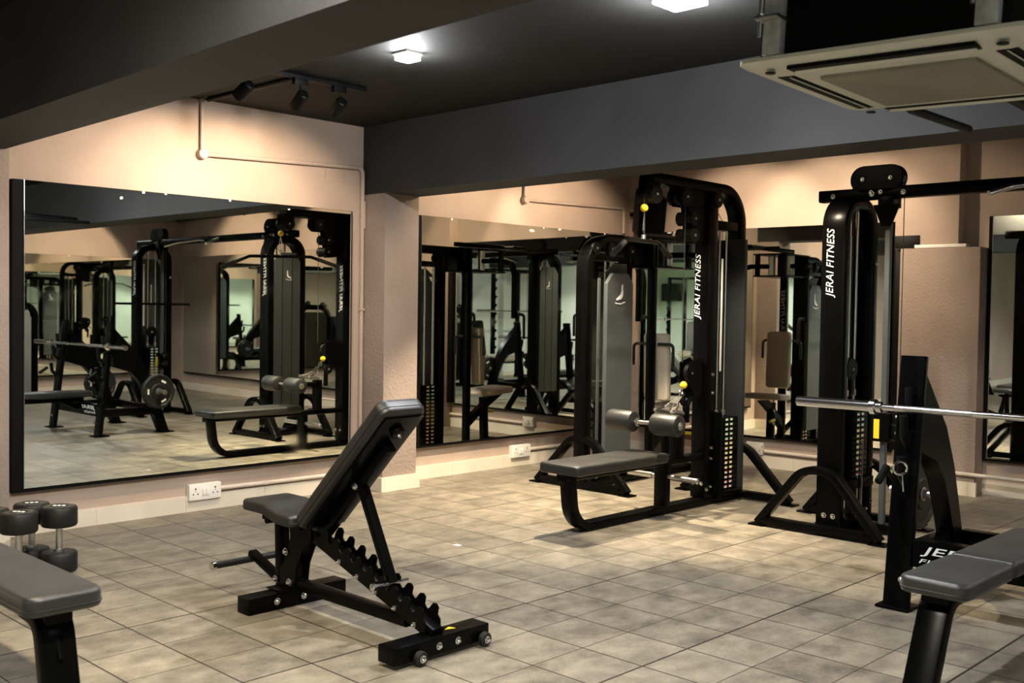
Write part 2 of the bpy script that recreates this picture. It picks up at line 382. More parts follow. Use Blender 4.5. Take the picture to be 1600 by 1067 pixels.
# concrete beams under the ceiling
BZ = 2.213
def beam(name, pts, mat='beamp'):
    mb = MB(); mb.prism([(x, y, BZ) for x, y in pts], (0, 0, CEIL-BZ+.01)); return struct(mb, name, mat)
beam('trim_1', [(-.745, YW), (-.40, YW), (-.50, -3.0), (-.68, YMIN), (-1.02, YMIN), (-.84, -2.73)])
beam('trim_2', [(2.268, YW), (2.612, YW), (2.60, -3.7), (2.58, YMIN), (2.22, YMIN), (2.24, -3.7)])
# pillars
mb = MB(); mb.box((2.272, .05, 0), (2.60, YW+.02, BZ+.02), .004); struct(mb, 'trim_3', 'plaster')
mb = MB(); mb.box((-.745, .07, 0), (-.385, YW+.02, BZ+.02), .004); struct(mb, 'trim_4', 'plaster')
# column on the right-hand wall: thick below, stepped back above a ledge
xc = 5.50
mb = MB(); mb.box((xc, -3.05, 0), (6.1, -2.43, 1.895), .006); struct(mb, 'trim_5', 'plaster')
mb = MB(); mb.box((xc+.03, -2.87, 1.895), (6.1, -2.37, CEIL), .004); struct(mb, 'trim_6', 'wall')
mb = MB(); mb.box((xc+.005, -2.94, 1.897), (xc+.10, -2.54, 1.922), .003); struct(mb, 'trim_7', 'white')
mb = MB(); mb.box((xc+.02, -2.57, 1.90), (xc+.10, -2.375, 2.0), .002); mb.box((5.57, -2.432, .28), (5.75, -2.36, 1.905), .002); struct(mb, 'trim_8', 'blackm')
# skirtings of cream tiles with joints
def skirt(name, a, b, nrm, h=.105, t=.022, step=.6):
    a, b, nrm = V(a), V(b), V(nrm); d = b-a; L = d.length; d.normalize(); mb = MB(); x = 0
    while x < L-.01:
        x2 = min(L, x+step); p = a+d*(x+.001); q = a+d*(x2-.001)
        mb.prism([p, q, q+nrm*t, p+nrm*t], (0, 0, h)); x = x2
    mb.prism([a-nrm*.001, b-nrm*.001, b+nrm*(t-.004), a+nrm*(t-.004)], (0, 0, h-.002))
    return struct(mb, name, 'skirt')
skirt('baseboard_left', (-.385, YW, 0), (2.272, YW, 0), (0, -1, 0))
skirt('baseboard_left_far', (2.60, YW, 0), (wx(YW), YW, 0), (0, -1, 0))
skirt('baseboard_left_near', (XMIN, YW, 0), (-.745, YW, 0), (0, -1, 0))
skirt('baseboard_pillar', (2.272, .05, 0), (2.60, .05, 0), (0, -1, 0))
skirt('baseboard_pillar_side', (2.272, YW, 0), (2.272, .03, 0), (-1, 0, 0))
skirt('baseboard_pillar_end', (2.60, .03, 0), (2.60, YW, 0), (1, 0, 0))
skirt('baseboard_pilaster', (-.745, .07, 0), (-.385, .07, 0), (0, -1, 0))
_n = V((-1, -.043, 0)).normalized()
skirt('baseboard_right', (wx(YW), YW, 0), (wx(-2.43), -2.43, 0), _n)
skirt('baseboard_right_near', (wx(-3.05), -3.05, 0), (wx(YMIN), YMIN, 0), _n)
skirt('baseboard_column', (xc, -2.41, 0), (xc, -3.07, 0), (-1, 0, 0))
skirt('baseboard_back', (XMIN, YMIN, 0), (wx(YMIN), YMIN, 0), (0, 1, 0))
# faint access plate painted over on the wall
mb = MB(); mb.box((1.92, YW-.006, 2.285), (2.10, YW+.002, 2.375), .002)
tag(recenter(mb.build('access_plate', 'wall')), 'small painted-over square plate high on the wall left of the pillar', 'plate')
# door jamb-like dark strip on the far left is the mirror board, built with the mirror

# ------------------------------------------------------------------ mirrors
def wall_mirror(a, b, z0, z1, nrm, label, t=.045, border_a=.0, group=None):
    """mirror pane on a black board; a, b = ends of the pane on the wall"""
    a, b, nrm = V(a), V(b), V(nrm); d = (b-a).normalized()
    root = empty('wall_mirror', lerp(a, b, .5)+V((0, 0, z0)), label, 'mirror', group)
    mb = MB(); p = a-d*(.012+border_a); q = b+d*.012
    mb.prism([p+V((0, 0, z0-.022)), q+V((0, 0, z0-.022)), q+nrm*t+V((0, 0, z0-.022)), p+nrm*t+V((0, 0, z0-.022))], (0, 0, z1-z0+.024))
    mb.build('backing_board', 'blackmat', root)
    mb = MB(); p, q = a+nrm*(t+.0005), b+nrm*(t+.0005)
    mb.prism([p+V((0, 0, z0)), q+V((0, 0, z0)), q+nrm*.005+V((0, 0, z0)), p+nrm*.005+V((0, 0, z0))], (0, 0, z1-z0))
    mb.build('mirror_pane', 'mirror', root)
    mb = MB(); mb.prism([p+nrm*.001-d*.004+V((0, 0, z0)), p+nrm*.006-d*.004+V((0, 0, z0)), p+nrm*.006+V((0, 0, z0)), p+nrm*.001+V((0, 0, z0))], (0, 0, z1-z0))
    mb.build('edge_strip', 'chrome', root)
    L = (b-a).length; rg = random.Random(int(L*100))
    for k in range(5):
        c = a+d*(L*(.06+.9*rg.random()))+nrm*(t+.0056)+V((0, 0, z1-.004-.05*rg.random()*(k % 2)))
        n = 9; w_, h_ = .010+.028*rg.random()*(k % 3 == 0), .004+.010*rg.random()
        mb = MB(); mb.prism([c+d*(w_*cos(2*pi*i/n)*(.7+.5*rg.random()))+V((0, 0, h_*sin(2*pi*i/n)*(.7+.5*rg.random()))) for i in range(n)], nrm*.0006); mb.build('paint_smear', 'paper', root)
    return root
wall_mirror((-.228, YW, 0), (2.125, YW, 0), .280, 2.075, (0, -1, 0), 'large wall mirror left of the pillar, behind the adjustable bench', border_a=.055)
wall_mirror((2.815, YW, 0), (5.46, YW, 0), .278, 2.098, (0, -1, 0), 'wall mirror on the right of the pillar, reaching into the corner', border_a=.015)
wall_mirror((wx(.12), .12, 0), (wx(-2.33), -2.33, 0), .278, 2.12, _n, 'wall mirror on the right-hand wall between corner and thick column')
wall_mirror((wx(-3.09), -3.09, 0), (wx(-9.1), -9.1, 0), .285, 2.13, _n, 'wall mirror at the right edge, beyond the thick column', border_a=.02)
wall_mirror((5.2, YMIN, 0), (.9, YMIN, 0), .29, 2.08, (0, 1, 0), 'mirror on the back wall, seen only in the left mirror')

# ------------------------------------------------------------------ conduits, sockets
def conduit(paths, label, mat='conduit', r=.015, clips=(), boxes=()):
    root = empty('conduit_pipe', paths[0][0], label, 'pipe')
    mb = MB()
    for p, rad in paths: pass
    for p in paths: mb.tube(arc_path(p[0:], .045, 6), r, 10)
    mb.build('pipe', mat, root)
    for c in clips:
        m2 = MB(); m2.box(V(c)-V((.022, .018, .012)), V(c)+V((.022, .018, .012)), .003); m2.build('pipe_clip', mat, root)
    for c in boxes:
        m2 = MB(); m2.cyl(V(c)+V((0, .02, 0)), V(c)-V((0, .03, 0)), .034, 20); m2.build('junction_box', mat, root)
    return root
def conduit2(paths, label, mat='conduit', r=.015, clips=(), boxes=(), clipax=0):
    root = empty('conduit_pipe', paths[0][0], label, 'pipe')
    mb = MB()
    for p in paths: mb.tube(arc_path(p, .045, 6), r, 10)
    mb.build('pipe', mat, root)
    for c in clips:
        m2 = MB(); m2.box(V(c)-V((.018, .018, .010)), V(c)+V((.018, .018, .010)), .003); m2.build('pipe_clip', mat, root)
    for c in boxes:
        m2 = MB(); m2.cyl(V(c)+V((0, .02, 0)), V(c)-V((0, .03, 0)), .034, 20); m2.build('junction_box', mat, root)
    return root
yp = YW-.024
conduit2([[(.917, yp, 2.72), (.917, yp, 2.33)], [(.917, yp, 2.36), (2.245, yp, 2.41), (2.245, yp, .13)]],
         'painted conduit running above the left mirror and down beside the pillar', clips=[(1.15, yp, 2.369), (1.80, yp, 2.393), (2.245, yp, 2.05), (2.245, yp, 1.35)], boxes=[(.917, yp, 2.36)])
conduit2([[(4.02, yp, 2.72), (4.02, yp, 2.29)], [(4.02, yp, 2.325), (5.42, yp, 2.36), (5.42, yp, 2.12)]],
         'painted conduit above the mirror right of the pillar', clips=[(4.25, yp, 2.331), (5.10, yp, 2.352)], boxes=[(4.02, yp, 2.325)])
conduit2([[(1.06, yp, .135), (2.25, yp, .125)]], 'low conduit along the skirting right of the left socket', 'cond_white', clips=[(1.42, yp, .131)])
conduit2([[(4.12, yp, .135), (5.50, yp, .13)]], 'low conduit along the skirting under the mirror right of the pillar', 'cond_white', clips=[(4.4, yp, .135)])
conduit2([[(wx(-1.2)-.025, -1.2, .145), (wx(-2.42)-.03, -2.42, .145)]], 'low conduit on the right-hand wall behind the tall machines', 'cond_white', clips=[(wx(-1.6)-.025, -1.6, .145)])
conduit2([[(xc-.018, -2.45, .165), (xc-.018, -3.04, .165), (xc-.018, -5.0, .165)]], 'low conduit passing the foot of the thick column', 'cond_white', clips=[(xc-.018, -2.95, .165)])
conduit2([[(2.255, yp-.01, 2.16), (2.255, yp-.01, 1.96)]], 'short stub of conduit beside the pillar top', r=.010)
conduit2([[(.917, -.80, 2.706), (.917, yp-.075, 2.706)]], 'black conduit across the ceiling from the left wall to the track', 'blackm')
def socket(c, nrm, right, label, w_=.235, h_=.108):
    c, n, r = V(c), V(nrm), V(right); up = V((0, 0, 1)); rot = Matrix((r, -n, up)).transposed() if False else Matrix(((r.x, n.x, 0), (r.y, n.y, 0), (r.z, n.z, 1)))
    root = empty('wall_socket', c-up*h_/2, label, 'socket')
    mb = MB(); mb.obox(c+n*.022, (w_, .044, h_), rot, .006); mb.build('socket_box', 'white', root)
    for sx in (-1, 1):
        mb = MB()
        for dx, dz, rr in ((0, .022, .006), (-.016, -.012, .005), (.016, -.012, .005), (0, .006, .0035)):
            p = c+r*(sx*.072+dx)+up*dz+n*.0435; mb.cyl(p, p+n*.0012, rr, 10)
        mb.build('pin_holes', 'blackm', root)
    for dx in (-.014, .014):
        mb = MB(); mb.obox(c+r*dx+n*.047, (.020, .008, .046), rot, .003); mb.build('switch', 'white', root)
    return root
socket((.945, YW, .128), (0, -1, 0), (1, 0, 0), 'white double socket on the skirting under the left mirror')
socket((4.005, YW, .130), (0, -1, 0), (1, 0, 0), 'white double socket under the mirror right of the pillar')
socket((wx(-1.12), -1.12, .165), _n, (.05, -1, 0), 'white socket on the right-hand wall behind the low row machine', .16)

# ------------------------------------------------------------------ ceiling lights and tracks
def downlight(x, y, s, label, mat='led', group='square ceiling lights'):
    root = empty('ceiling_light', (x, y, CEIL-.04), label, 'light', group)
    mb = MB(); mb.box((x-s/2-.008, y-s/2-.008, CEIL-.012), (x+s/2+.008, y+s/2+.008, CEIL+.001), .003); mb.build('light_frame', 'white', root)
    mb = MB(); mb.box((x-s/2, y-s/2, CEIL-.042), (x+s/2, y+s/2, CEIL-.013), .006); mb.build('diffuser', mat, root)
    return root
downlight(*DOWN[0][:2], .10, 'small lit square ceiling light above the adjustable bench')
downlight(*DOWN[1][:2], .17, 'bright square ceiling light at the top edge, left of the air conditioner')
for i, (x, y, wt, c, s, dg) in enumerate(FILL_DOWN):  # fittings for the unseen, added downlights
    o = downlight(x, y, s, ['square ceiling light close behind the right-hand beam, near the mirror', 'square ceiling light behind the right-hand beam, above the low row machine', 'square ceiling light near the right-hand wall beyond the column',
        'square ceiling light left of the left beam near the mirror wall', 'square ceiling light left of the left beam, above the camera side', 'square ceiling light near the back mirror', 'square ceiling light over the back of the middle bay',
        'square ceiling light by the dumbbell rack', 'square ceiling light in the far room near the mirror wall', 'square ceiling light over the treadmill', 'square ceiling light behind the photographer'][i], 'led' if c is COOL else 'ledw')
def track(name, a, b, heads, label):
    a, b = V(a), V(b); root = empty('track_light', lerp(a, b, .5), label, 'light')
    d = (b-a).normalized(); side = V((-d.y, d.x, 0))
    mb = MB(); mb.bar(a, b, side, .036, .026); mb.build('track_rail', 'blackm', root)
    for l, t in heads:
        l, t = V(l), V(t); dr = (t-l).normalized(); top = V((l.x, l.y, CEIL-.045))
        mb = MB(); mb.box(top-V((.045, .018, .022)), top+V((.045, .018, .022)), .004); mb.tube([top, l-dr*.01+V((0, 0, .035))], .006, 8)
        mb.build('adapter', 'blackm', root)
        mb = MB(); mb.lathe(l-dr*.055, dr, [(0, .030), (.006, .036), (.112, .037), (.118, .033), (.112, .030)], 20); hd = mb.build('spot_head', 'blackm', root)
        mb = MB(); mb.lathe(l+dr*.058, dr, [(0, .026), (.002, .026)], 16); mb.build('lens', 'lens', hd)
    return root
track('a', (.30, -.83, CEIL-.016), (1.385, -.83, CEIL-.016), TRACK_A, 'black ceiling track with three spotlights in front of the left mirror')
track('b', (3.35, -.80, CEIL-.016), (4.40, -.80, CEIL-.016), TRACK_B, 'black ceiling track with two spotlights in front of the mirror right of the pillar')
track('c', (4.26, -1.05, CEIL-.016), (4.26, -2.2, CEIL-.016), TRACK_C, 'black ceiling track whose spot heads peep below the right-hand beam')

track('d', (4.55, -5.0, CEIL-.016), (4.55, -7.1, CEIL-.016), TRACK_D[:2], 'black ceiling track with two spotlights by the right-hand wall, beyond the crossover')
track('e', (4.0, -8.1, CEIL-.016), (4.5, -8.1, CEIL-.016), TRACK_D[2:], 'short black ceiling track with one spotlight at the back mirror')
# ------------------------------------------------------------------ speaker in the corner
root = empty('wall_speaker', (5.38, .12, 2.05), 'black loudspeaker hung high in the corner behind the low row machine', 'speaker')
def spk(mb, x0, x1, z0, z1, y, d, ins):
    mb.prism([(x0, y, z1), (x1, y, z1-.0), (x1-ins, y, z0), (x0+ins, y, z0)], (0, d, 0))
q = Matrix.Rotation(R(-38), 3, 'Z') @ Matrix.Rotation(R(14), 3, 'X')
c0 = V((5.375, -.055, 2.275))
mb = MB(); mb.obox(c0, (.27, .20, .36), q, .018); mb.build('cabinet', 'blackm', root)
mb = MB(); mb.obox(c0+q @ V((0, -.104, 0)), (.235, .008, .325), q, .004); mb.build('speaker_grille', 'black', root)
mb = MB(); mb.bar(c0+q @ V((0, .08, 0)), (5.44, .22, 2.30), (0, 0, 1), .04, .02); mb.build('bracket', 'blackm', root)

# ------------------------------------------------------------------ air conditioner
az = 2.172; ax0, ax1, ay0, ay1 = .41, 1.275, -5.02, -4.07
root = empty('ceiling_air_conditioner', ((ax0+ax1)/2, (ay0+ay1)/2, az), 'cream ceiling cassette air conditioner hanging at the top right', 'air conditioner')
mb = MB(); I = Matrix.Translation(((ax0+ax1)/2, (ay0+ay1)/2, az+.032)) @ Matrix.Rotation(pi, 4, 'X')
def outl(ins, r):
    o = []; hx, hy = (ax1-ax0)/2-ins, (ay1-ay0)/2-ins
    for cx, cy_, a0 in ((hx-r, hy-r, 0), (-hx+r, hy-r, 90), (-hx+r, -hy+r, 180), (hx-r, -hy+r, 270)):
        for k in range(5): a = R(a0+22.5*k); o.append((cx+r*cos(a), cy_+r*sin(a)))
    return o
rings = [[mb.bm.verts.new(I @ V((x, y, z))) for x, y in outl(i, r)] for i, z, r in ((0.02, -.012, .04), (0, -.008, .05), (0, .004, .05), (.015, .014, .05), (.10, .030, .04), (.20, .031, .03))]
for a in range(len(rings)-1):
    for k in range(20): mb.face([rings[a][k], rings[a][(k+1) % 20], rings[a+1][(k+1) % 20], rings[a+1][k]])
mb.face(rings[0][::-1]); mb.face(rings[-1]); mb.build('front_panel', 'acpanel', root)
cx, cy_ = (ax0+ax1)/2, (ay0+ay1)/2
mb = MB(); mb.box((cx-.255, cy_-.255, az-.012), (cx+.255, cy_+.255, az+.004), .012); mb.build('intake_grille', 'acgrille', root)
for dx, dy, lx, ly in ((0, .355, .60, .062), (0, -.355, .60, .062), (.365, 0, .062, .60), (-.365, 0, .062, .60)):
    mb = MB(); mb.box((cx+dx-lx/2, cy_+dy-ly/2, az-.0005), (cx+dx+lx/2, cy_+dy+ly/2, az+.012), .003); s_ = mb.build('air_slot', 'blackmat', root)
    mb = MB(); rt = Matrix.Rotation(R(35 if lx > ly else 0), 3, 'X') @ Matrix.Rotation(R(0 if lx > ly else 35), 3, 'Y')
    mb.obox((cx+dx*.985, cy_+dy*.985, az+.003), (lx*.97 if lx > ly else .034, .034 if lx > ly else ly*.97, .004), rt, .001); mb.build('louvre', 'acpanel', s_)
for sx, sy in ((-1, 1), (1, 1), (1, -1), (-1, -1)):
    mb = MB(); p = V((cx+sx*.375, cy_+sy*.37, az+.001)); mb.cyl(p, p-V((0, 0, .004)), .018, 12); mb.build('corner_screw_cap', 'blackm', root)
mb = MB(); mb.box((cx-.40, cy_-.40, az+.043), (cx+.40, cy_+.40, az+.30), .01); mb.build('casing', 'blackm', root)
for sx, sy in ((-1, 1), (1, 1), (1, -1), (-1, -1)):
    x, y = cx+sx*.415, cy_+sy*.34
    mb = MB(); mb.sweep([(x, y, az+.045), (x, y, CEIL+.04)], (0, 1, 0), .062, .045, .003); hb = mb.build('hanging_bracket', 'galv', root)
    mb = MB(); mb.tube([(x-.045, y+.03, az+.10), (x-.045, y+.03, CEIL+.04)], .006, 8); mb.box((x-.06, y-.04, az+.155), (x+.03, y+.045, az+.165), .002)
    mb.cyl((x-.045, y+.03, az+.15), (x-.045, y+.03, az+.175), .012, 6); mb.build('threaded_rod', 'steel', hb)
mb = MB(); mb.tube(arc_path([(cx+.40, cy_-.2, az+.20), (cx+.75, cy_-.2, az+.20), (cx+.75, cy_+.05, az+.13), (2.14, cy_+.05, az+.13)], .07, 5), .028, 10); mb.build('insulated_pipe', 'blackm', root)
mb = MB(); mb.tube(arc_path([(cx+.40, cy_-.1, az+.14), (cx+.62, cy_-.1, az+.14), (cx+.62, cy_+.35, az+.06), (2.14, cy_+.35, az+.08)], .07, 5), .018, 10); mb.build('drain_pipe', 'blackm', root)
root.rotation_euler = (R(1.8), R(1.5), 0); root.location.z -= .028

# ------------------------------------------------------------------ shared machine pieces
def arch_foot(root, x, yc, hw=.46, top=.40, w_=.075, h_=.05):
    p = arc_path([(x, yc-hw, .02), (x, yc-.15, top+.03), (x, yc+.15, top+.03), (x, yc+hw, .02)], [.16, .16], 8)
    p = arc_path([(x, yc-hw, .02), (x, yc, top*1.62), (x, yc+hw, .02)], .17, 14)
    k = (top-.02-h_/2)/(max(q.z for q in p)-.02)
    p = [V((q.x, q.y, .02+(q.z-.02)*k)) for q in p]
    mb = MB(); mb.sweep(p, (1, 0, 0), w_, h_); mb.build('arch_foot', 'black', root)
    mb = MB(); mb.box((x-w_/2, yc-hw+.03, .012), (x+w_/2, yc+hw-.03, .062), .008); mb.build('cross_rail', 'black', root)
    for s in (-1, 1):
        mb = MB(); mb.box((x-w_/2-.012, yc+s*hw-.055, 0), (x+w_/2+.012, yc+s*hw+.055, .012), .004); mb.build('foot_plate', 'black', root)
def stack(root, x0, x1, yc, z0, n, hw=.085, face=-1, step=.0345):
    """weight stack: n separate plates with printed ticks on the face turned to -Y"""
    xm = (x0+x1)/2; off = ORG[root.name]; meshes = {}
    for k in range(n):
        c = 'green' if k >= n-5 else ('yellow' if k >= n-11 else 'red')
        if c not in meshes:
            mb = MB(); mb.box((x0-xm, -hw, 0), (x1-xm, hw, step-.003), .003); mb.mi = 1
            for s in (-1, 1):
                for fy in (-1, 1):
                    mb.mi = 1; mb.box((s*.030-.015, fy*(hw+.0006)-.0006, .009), (s*.030+.015, fy*(hw+.0006)+.0006, .021))
                    mb.mi = 2; mb.box((s*.030-.018, fy*(hw+.0004)-.0004, .021), (s*.030+.018, fy*(hw+.0004)+.0004, .026))
            meshes[c] = mb.mesh('weight_plate', ['black', 'lettering', c])
        o = bpy.data.objects.new('weight_plate', meshes[c]); COL.objects.link(o); o.parent = root; o.location = V((xm, yc, z0+k*step))-off
def pulley(root, c, r=.056, axis=(0, 1, 0), t=.028):
    c = V(c); a = V(axis)
    mb = MB(); mb.lathe(c-a*t/2, a, [(0, r*.55), (.001, r), (.006, r), (t/2, r*.88), (t-.006, r), (t-.001, r), (t, r*.55)], 28); p = mb.build('pulley', 'blackm', root)
    mb = MB(); mb.lathe(c-a*(t/2+.010), a, [(0, .004), (.003, .009), (.010, .010), (t+.010, .010), (t+.017, .009), (t+.02, .004)], 10); mb.build('pulley_bolt', 'steel', p)

# ------------------------------------------------------------------ low row and lat pulldown machine
Y0 = -1.84
root = rowm = empty('lat_row_machine', (3.2, Y0, 0), 'black lat pulldown and low row machine with a flat seat, in the middle', 'exercise machine')
mb = MB(); mb.sweep(arc_path([(2.185, Y0, .352), (2.225, Y0, .026), (4.10, Y0, .030)], .20, 12), (0, 1, 0), .10, .052); mb.build('base_rail', 'black', root)
mb = MB(); mb.bar((2.13, Y0, .352), (3.62, Y0, .352), (0, 1, 0), .085, .045); mb.build('seat_rail', 'black', root)
mb = MB(); mb.pad(.95, .33, .062, .045, Matrix.Translation((2.575, Y0+.015, .372))); mb.build('seat', 'vinyl', root)
mb = MB(); mb.bar((3.165, Y0, .05), (3.165, Y0, .335), (0, 1, 0), .10, .06); mb.build('support_post', 'black', root)
for s in (-1, 1):
    mb = MB(); mb.lathe((3.165, Y0+s*.05, .252), (0, s, 0), [(0, .014), (.03, .014), (.032, .019), (.235, .019), (.24, .013)], 18); mb.build('foot_peg', 'steel', root)
mb = MB(); mb.box((3.585, Y0-.06, .055), (3.700, Y0+.06, 2.235), .010); mb.build('front_upright', 'black', root)
mb = MB(); mb.sweep(arc_path([(2.925, Y0, 2.245), (4.035, Y0, 2.245), (4.035, Y0, .05)], .24, 14), (0, 1, 0), .12, .07); mb.build('top_arm_frame', 'black', root)
mb = MB(); mb.box((3.69, Y0-.045, 1.955), (4.03, Y0+.045, 2.02), .006); mb.build('cross_tie', 'black', root)
mb = MB(); mb.box((3.70, Y0+.105, .055), (4.03, Y0+.125, 1.90), .006); mb.box((3.99, Y0-.10, .055), (4.03, Y0+.11, 1.90), .006); mb.box((3.70, Y0-.005, .65), (3.735, Y0+.12, 1.93), .006)
mb.build('stack_shroud', 'shroud', root)
mb = MB(); mb.box((3.735, Y0-.115, .065), (3.99, Y0-.100, .10), .004); mb.box((3.70, Y0-.11, .055), (3.722, Y0-.02, .66), .004); mb.build('stack_guard', 'black', root)
for x in (3.80, 3.89):
    mb = MB(); mb.cyl((x, Y0-.005, .06), (x, Y0-.005, 1.97), .0105, 14); mb.build('guide_rod', 'chrome', root)
    mb = MB(); mb.cyl((x, Y0-.005, .625), (x, Y0-.005, .665), .017, 14); mb.build('rod_collar', 'steel', root)
stack(root, 3.735, 3.965, Y0, .068, 16)
mb = MB(); mb.box((3.748, Y0-.062, .95), (3.768, Y0-.058, 1.75), .001); mb.build('instruction_sticker', 'white', root)
for z in (.135, .335, .41, .80, .93):
    bolt(root, (3.66, Y0-.06, z), (0, -1, 0), .010)
for x, z in ((4.07, .14), (4.07, .45), (4.05, 1.20), (4.06, 1.78)): bolt(root, (x, Y0-.06, z), (0, -1, 0), .008)
for z in (.12,): bolt(root, (3.61, Y0-.06, z), (0, -1, 0), .012)
for yy in (-.035, .035): bolt(root, (3.585, Y0+yy, .16), (-1, 0, 0), .010)
lettering(root, 'JERAI FITNESS', (3.5845, Y0-.006, 1.318), (0, 0, 1), (0, 1, 0), .46, .056, bold=.0)
# pulleys with their brackets
mb = MB()
for s in (-1, 1):
    mb.prism([(2.89, Y0+s*.03, 2.225), (3.03, Y0+s*.03, 2.225), (3.03, Y0+s*.03, 2.12), (2.99, Y0+s*.03, 2.085), (2.93, Y0+s*.03, 2.085), (2.885, Y0+s*.03, 2.14)], (0, s*.006, 0))
    mb.prism([(3.23, Y0+s*.03, 2.22), (3.76, Y0+s*.03, 2.22), (3.76, Y0+s*.03, 2.12), (3.70, Y0+s*.03, 2.085), (3.27, Y0+s*.03, 2.085), (3.23, Y0+s*.03, 2.12)], (0, s*.006, 0))
    mb.prism([(3.37, Y0+s*.03, 2.09), (3.59, Y0+s*.03, 2.09), (3.59, Y0+s*.03, 1.86), (3.42, Y0+s*.03, 1.84)], (0, s*.006, 0))
mb.build('pulley_bracket', 'black', root)
for x, z, r in ((2.955, 2.135, .060), (3.30, 2.150, .055), (3.69, 2.160, .052), (3.40, 2.01, .048), (3.40, 1.895, .048)): pulley(root, (x, Y0, z), r, (0, 1, 0), .135)
mb = MB(); mb.tube([(3.345, Y0-.02, 2.10), (3.345, Y0-.02, 1.02)], .003, 6); mb.tube([(3.735, Y0, 2.12), (3.845, Y0, 2.02), (3.845, Y0, .66)], .003, 6)
mb.tube([(2.935, Y0, 2.19), (3.0, Y0, 2.20), (3.30, Y0, 2.205)], .003, 6); mb.tube([(2.905, Y0, 2.13), (2.905, Y0, 2.06)], .003, 6); mb.build('cable', 'cable', root)
mb = MB(); bmesh.ops.create_uvsphere(mb.bm, u_segments=20, v_segments=14, radius=.026, matrix=Matrix.Translation((2.905, Y0, 2.045))); mb.build('cable_stop_ball', 'yellow', root)
mb = MB(); bmesh.ops.create_uvsphere(mb.bm, u_segments=20, v_segments=14, radius=.026, matrix=Matrix.Translation((3.395, Y0, .862))); mb.build('cable_stop_ball', 'yellow', root)
# low pulley and its curved arm
mb = MB()
for s in (-1, 1): mb.prism([(3.40, Y0+s*.035, 1.02), (3.52, Y0+s*.035, 1.05), (3.60, Y0+s*.035, 1.0), (3.60, Y0+s*.035, .78), (3.47, Y0+s*.035, .78), (3.40, Y0+s*.035, .88)], (0, s*.006, 0))
mb.sweep(arc_path([(3.60, Y0, .86), (3.50, Y0, .86), (3.43, Y0, .72), (3.43, Y0, .60)], .06, 6), (0, 1, 0), .05, .02)
mb.build('low_pulley_bracket', 'black', root)
pulley(root, (3.44, Y0-.02, .945), .062); pulley(root, (3.44, Y0+.02, .76), .045)
# knee rollers
mb = MB(); mb.bar((3.33, Y0, .375), (3.33, Y0, .66), (0, 1, 0), .085, .065); mb.build('roller_post', 'black', root)
mb = MB(); mb.bar((3.33, Y0, .62), (2.95, Y0, .630), (0, 1, 0), .045, .04); mb.build('roller_arm', 'black', root)
mb = MB(); mb.cyl((2.95, Y0-.30, .632), (2.95, Y0+.30, .632), .014, 12); mb.build('roller_shaft', 'steel', root)
mb = MB(); mb.ring((2.95, Y0+.055, .632), (0, 1, 0), .024, .006); mb.cyl((2.95, Y0+.04, .632), (2.95, Y0+.06, .632), .022, 14); mb.build('shaft_collar', 'chrome', root)
for s in (-1, 1):
    a, b = (.075, .29)
    mb = MB(); mb.lathe((2.95, Y0+s*a, .632), (0, s, 0), [(0, .030), (.002, .055), (.010, .068), (.022, .072), (b-a-.022, .072), (b-a-.010, .068), (b-a-.002, .055), (b-a, .030)], 32)
    rl = mb.build('knee_roller', 'vinyl', root)
    mb = MB(); mb.cyl((2.95, Y0+s*(b-.002), .632), (2.95, Y0+s*(b+.006), .632), .027, 20); mb.build('end_cap', 'steel', rl)
mb = MB(); mb.box((3.27, Y0-.07, .372), (3.39, Y0+.07, .380), .002); mb.build('post_plate', 'black', root)
arch_foot(root, 4.08, Y0, .45, .415)

# lat bar hanging from the top cable
root = empty('lat_pulldown_bar', (2.905, Y0, 1.72), 'black bent lat bar hanging from the chrome clip by the top pulley', 'bar')
mb = MB()
mb.tube(arc_path([(2.905, Y0-.004, 2.02), (2.887, Y0-.008, 1.90), (2.905, Y0-.004, 1.865)], .008, 3), .0045, 8)
mb.tube(arc_path([(2.905, Y0-.004, 2.02), (2.923, Y0+.008, 1.90), (2.905, Y0-.004, 1.865)], .008, 3), .0045, 8); mb.build('carabiner', 'chrome', root)
bd = V((.955, .295, .02)).normalized(); c0 = V((2.905, Y0, 1.83))
mb = MB(); mb.tube(arc_path([c0-bd*.55-V((0, 0, .105)), c0-bd*.29, c0+bd*.29, c0+bd*.55-V((0, 0, .085))], .05, 5), .0145, 14); mb.build('bar', 'black', root)
for s in (-1, 1):
    mb = MB(); mb.tube([c0+bd*s*.35-V((0, 0, .023 if s < 0 else .019)), c0+bd*s*.555-V((0, 0, .107 if s < 0 else .087))], .0185, 14); mb.build('grip', 'rubber', root)
mb = MB(); mb.cyl(c0+V((0, 0, .01)), c0+V((0, 0, .04)), .016, 12); mb.build('swivel', 'steel', root)
# close-grip row handle
root = empty('row_handle', (3.20, Y0, .70), 'chrome triangular row handle clipped to the low cable above the knee rollers', 'handle')
tp = V((3.385, Y0, .835)); mb = MB()
mb.tube([tp, tp+V((-.045, 0, -.05))], .006, 8); mb.ring(tp+V((-.02, 0, -.022)), (0, 1, 0), .018, .005, 16, 6); mb.build('shackle', 'chrome', root)
j = tp+V((-.06, 0, -.06))
mb = MB()
for s in (-1, 1): mb.tube(arc_path([j, j+V((-.075, s*.055, -.06)), j+V((-.15, s*.08, -.075))], .02, 4), .0065, 8); mb.tube([j, j+V((-.02, s*.06, -.10))], .006, 8)
mb.prism([j+V((.01, -.03, .008)), j+V((.01, .03, .008)), j+V((-.05, .035, -.035)), j+V((-.05, -.035, -.035))], (0, 0, .005)); mb.build('handle_frame', 'chrome', root)
for s in (-1, 1):
    mb = MB(); mb.tube([j+V((-.02, s*.06, -.10)), j+V((-.15, s*.08, -.075))], .014, 12); mb.build('grip', 'steel', root)

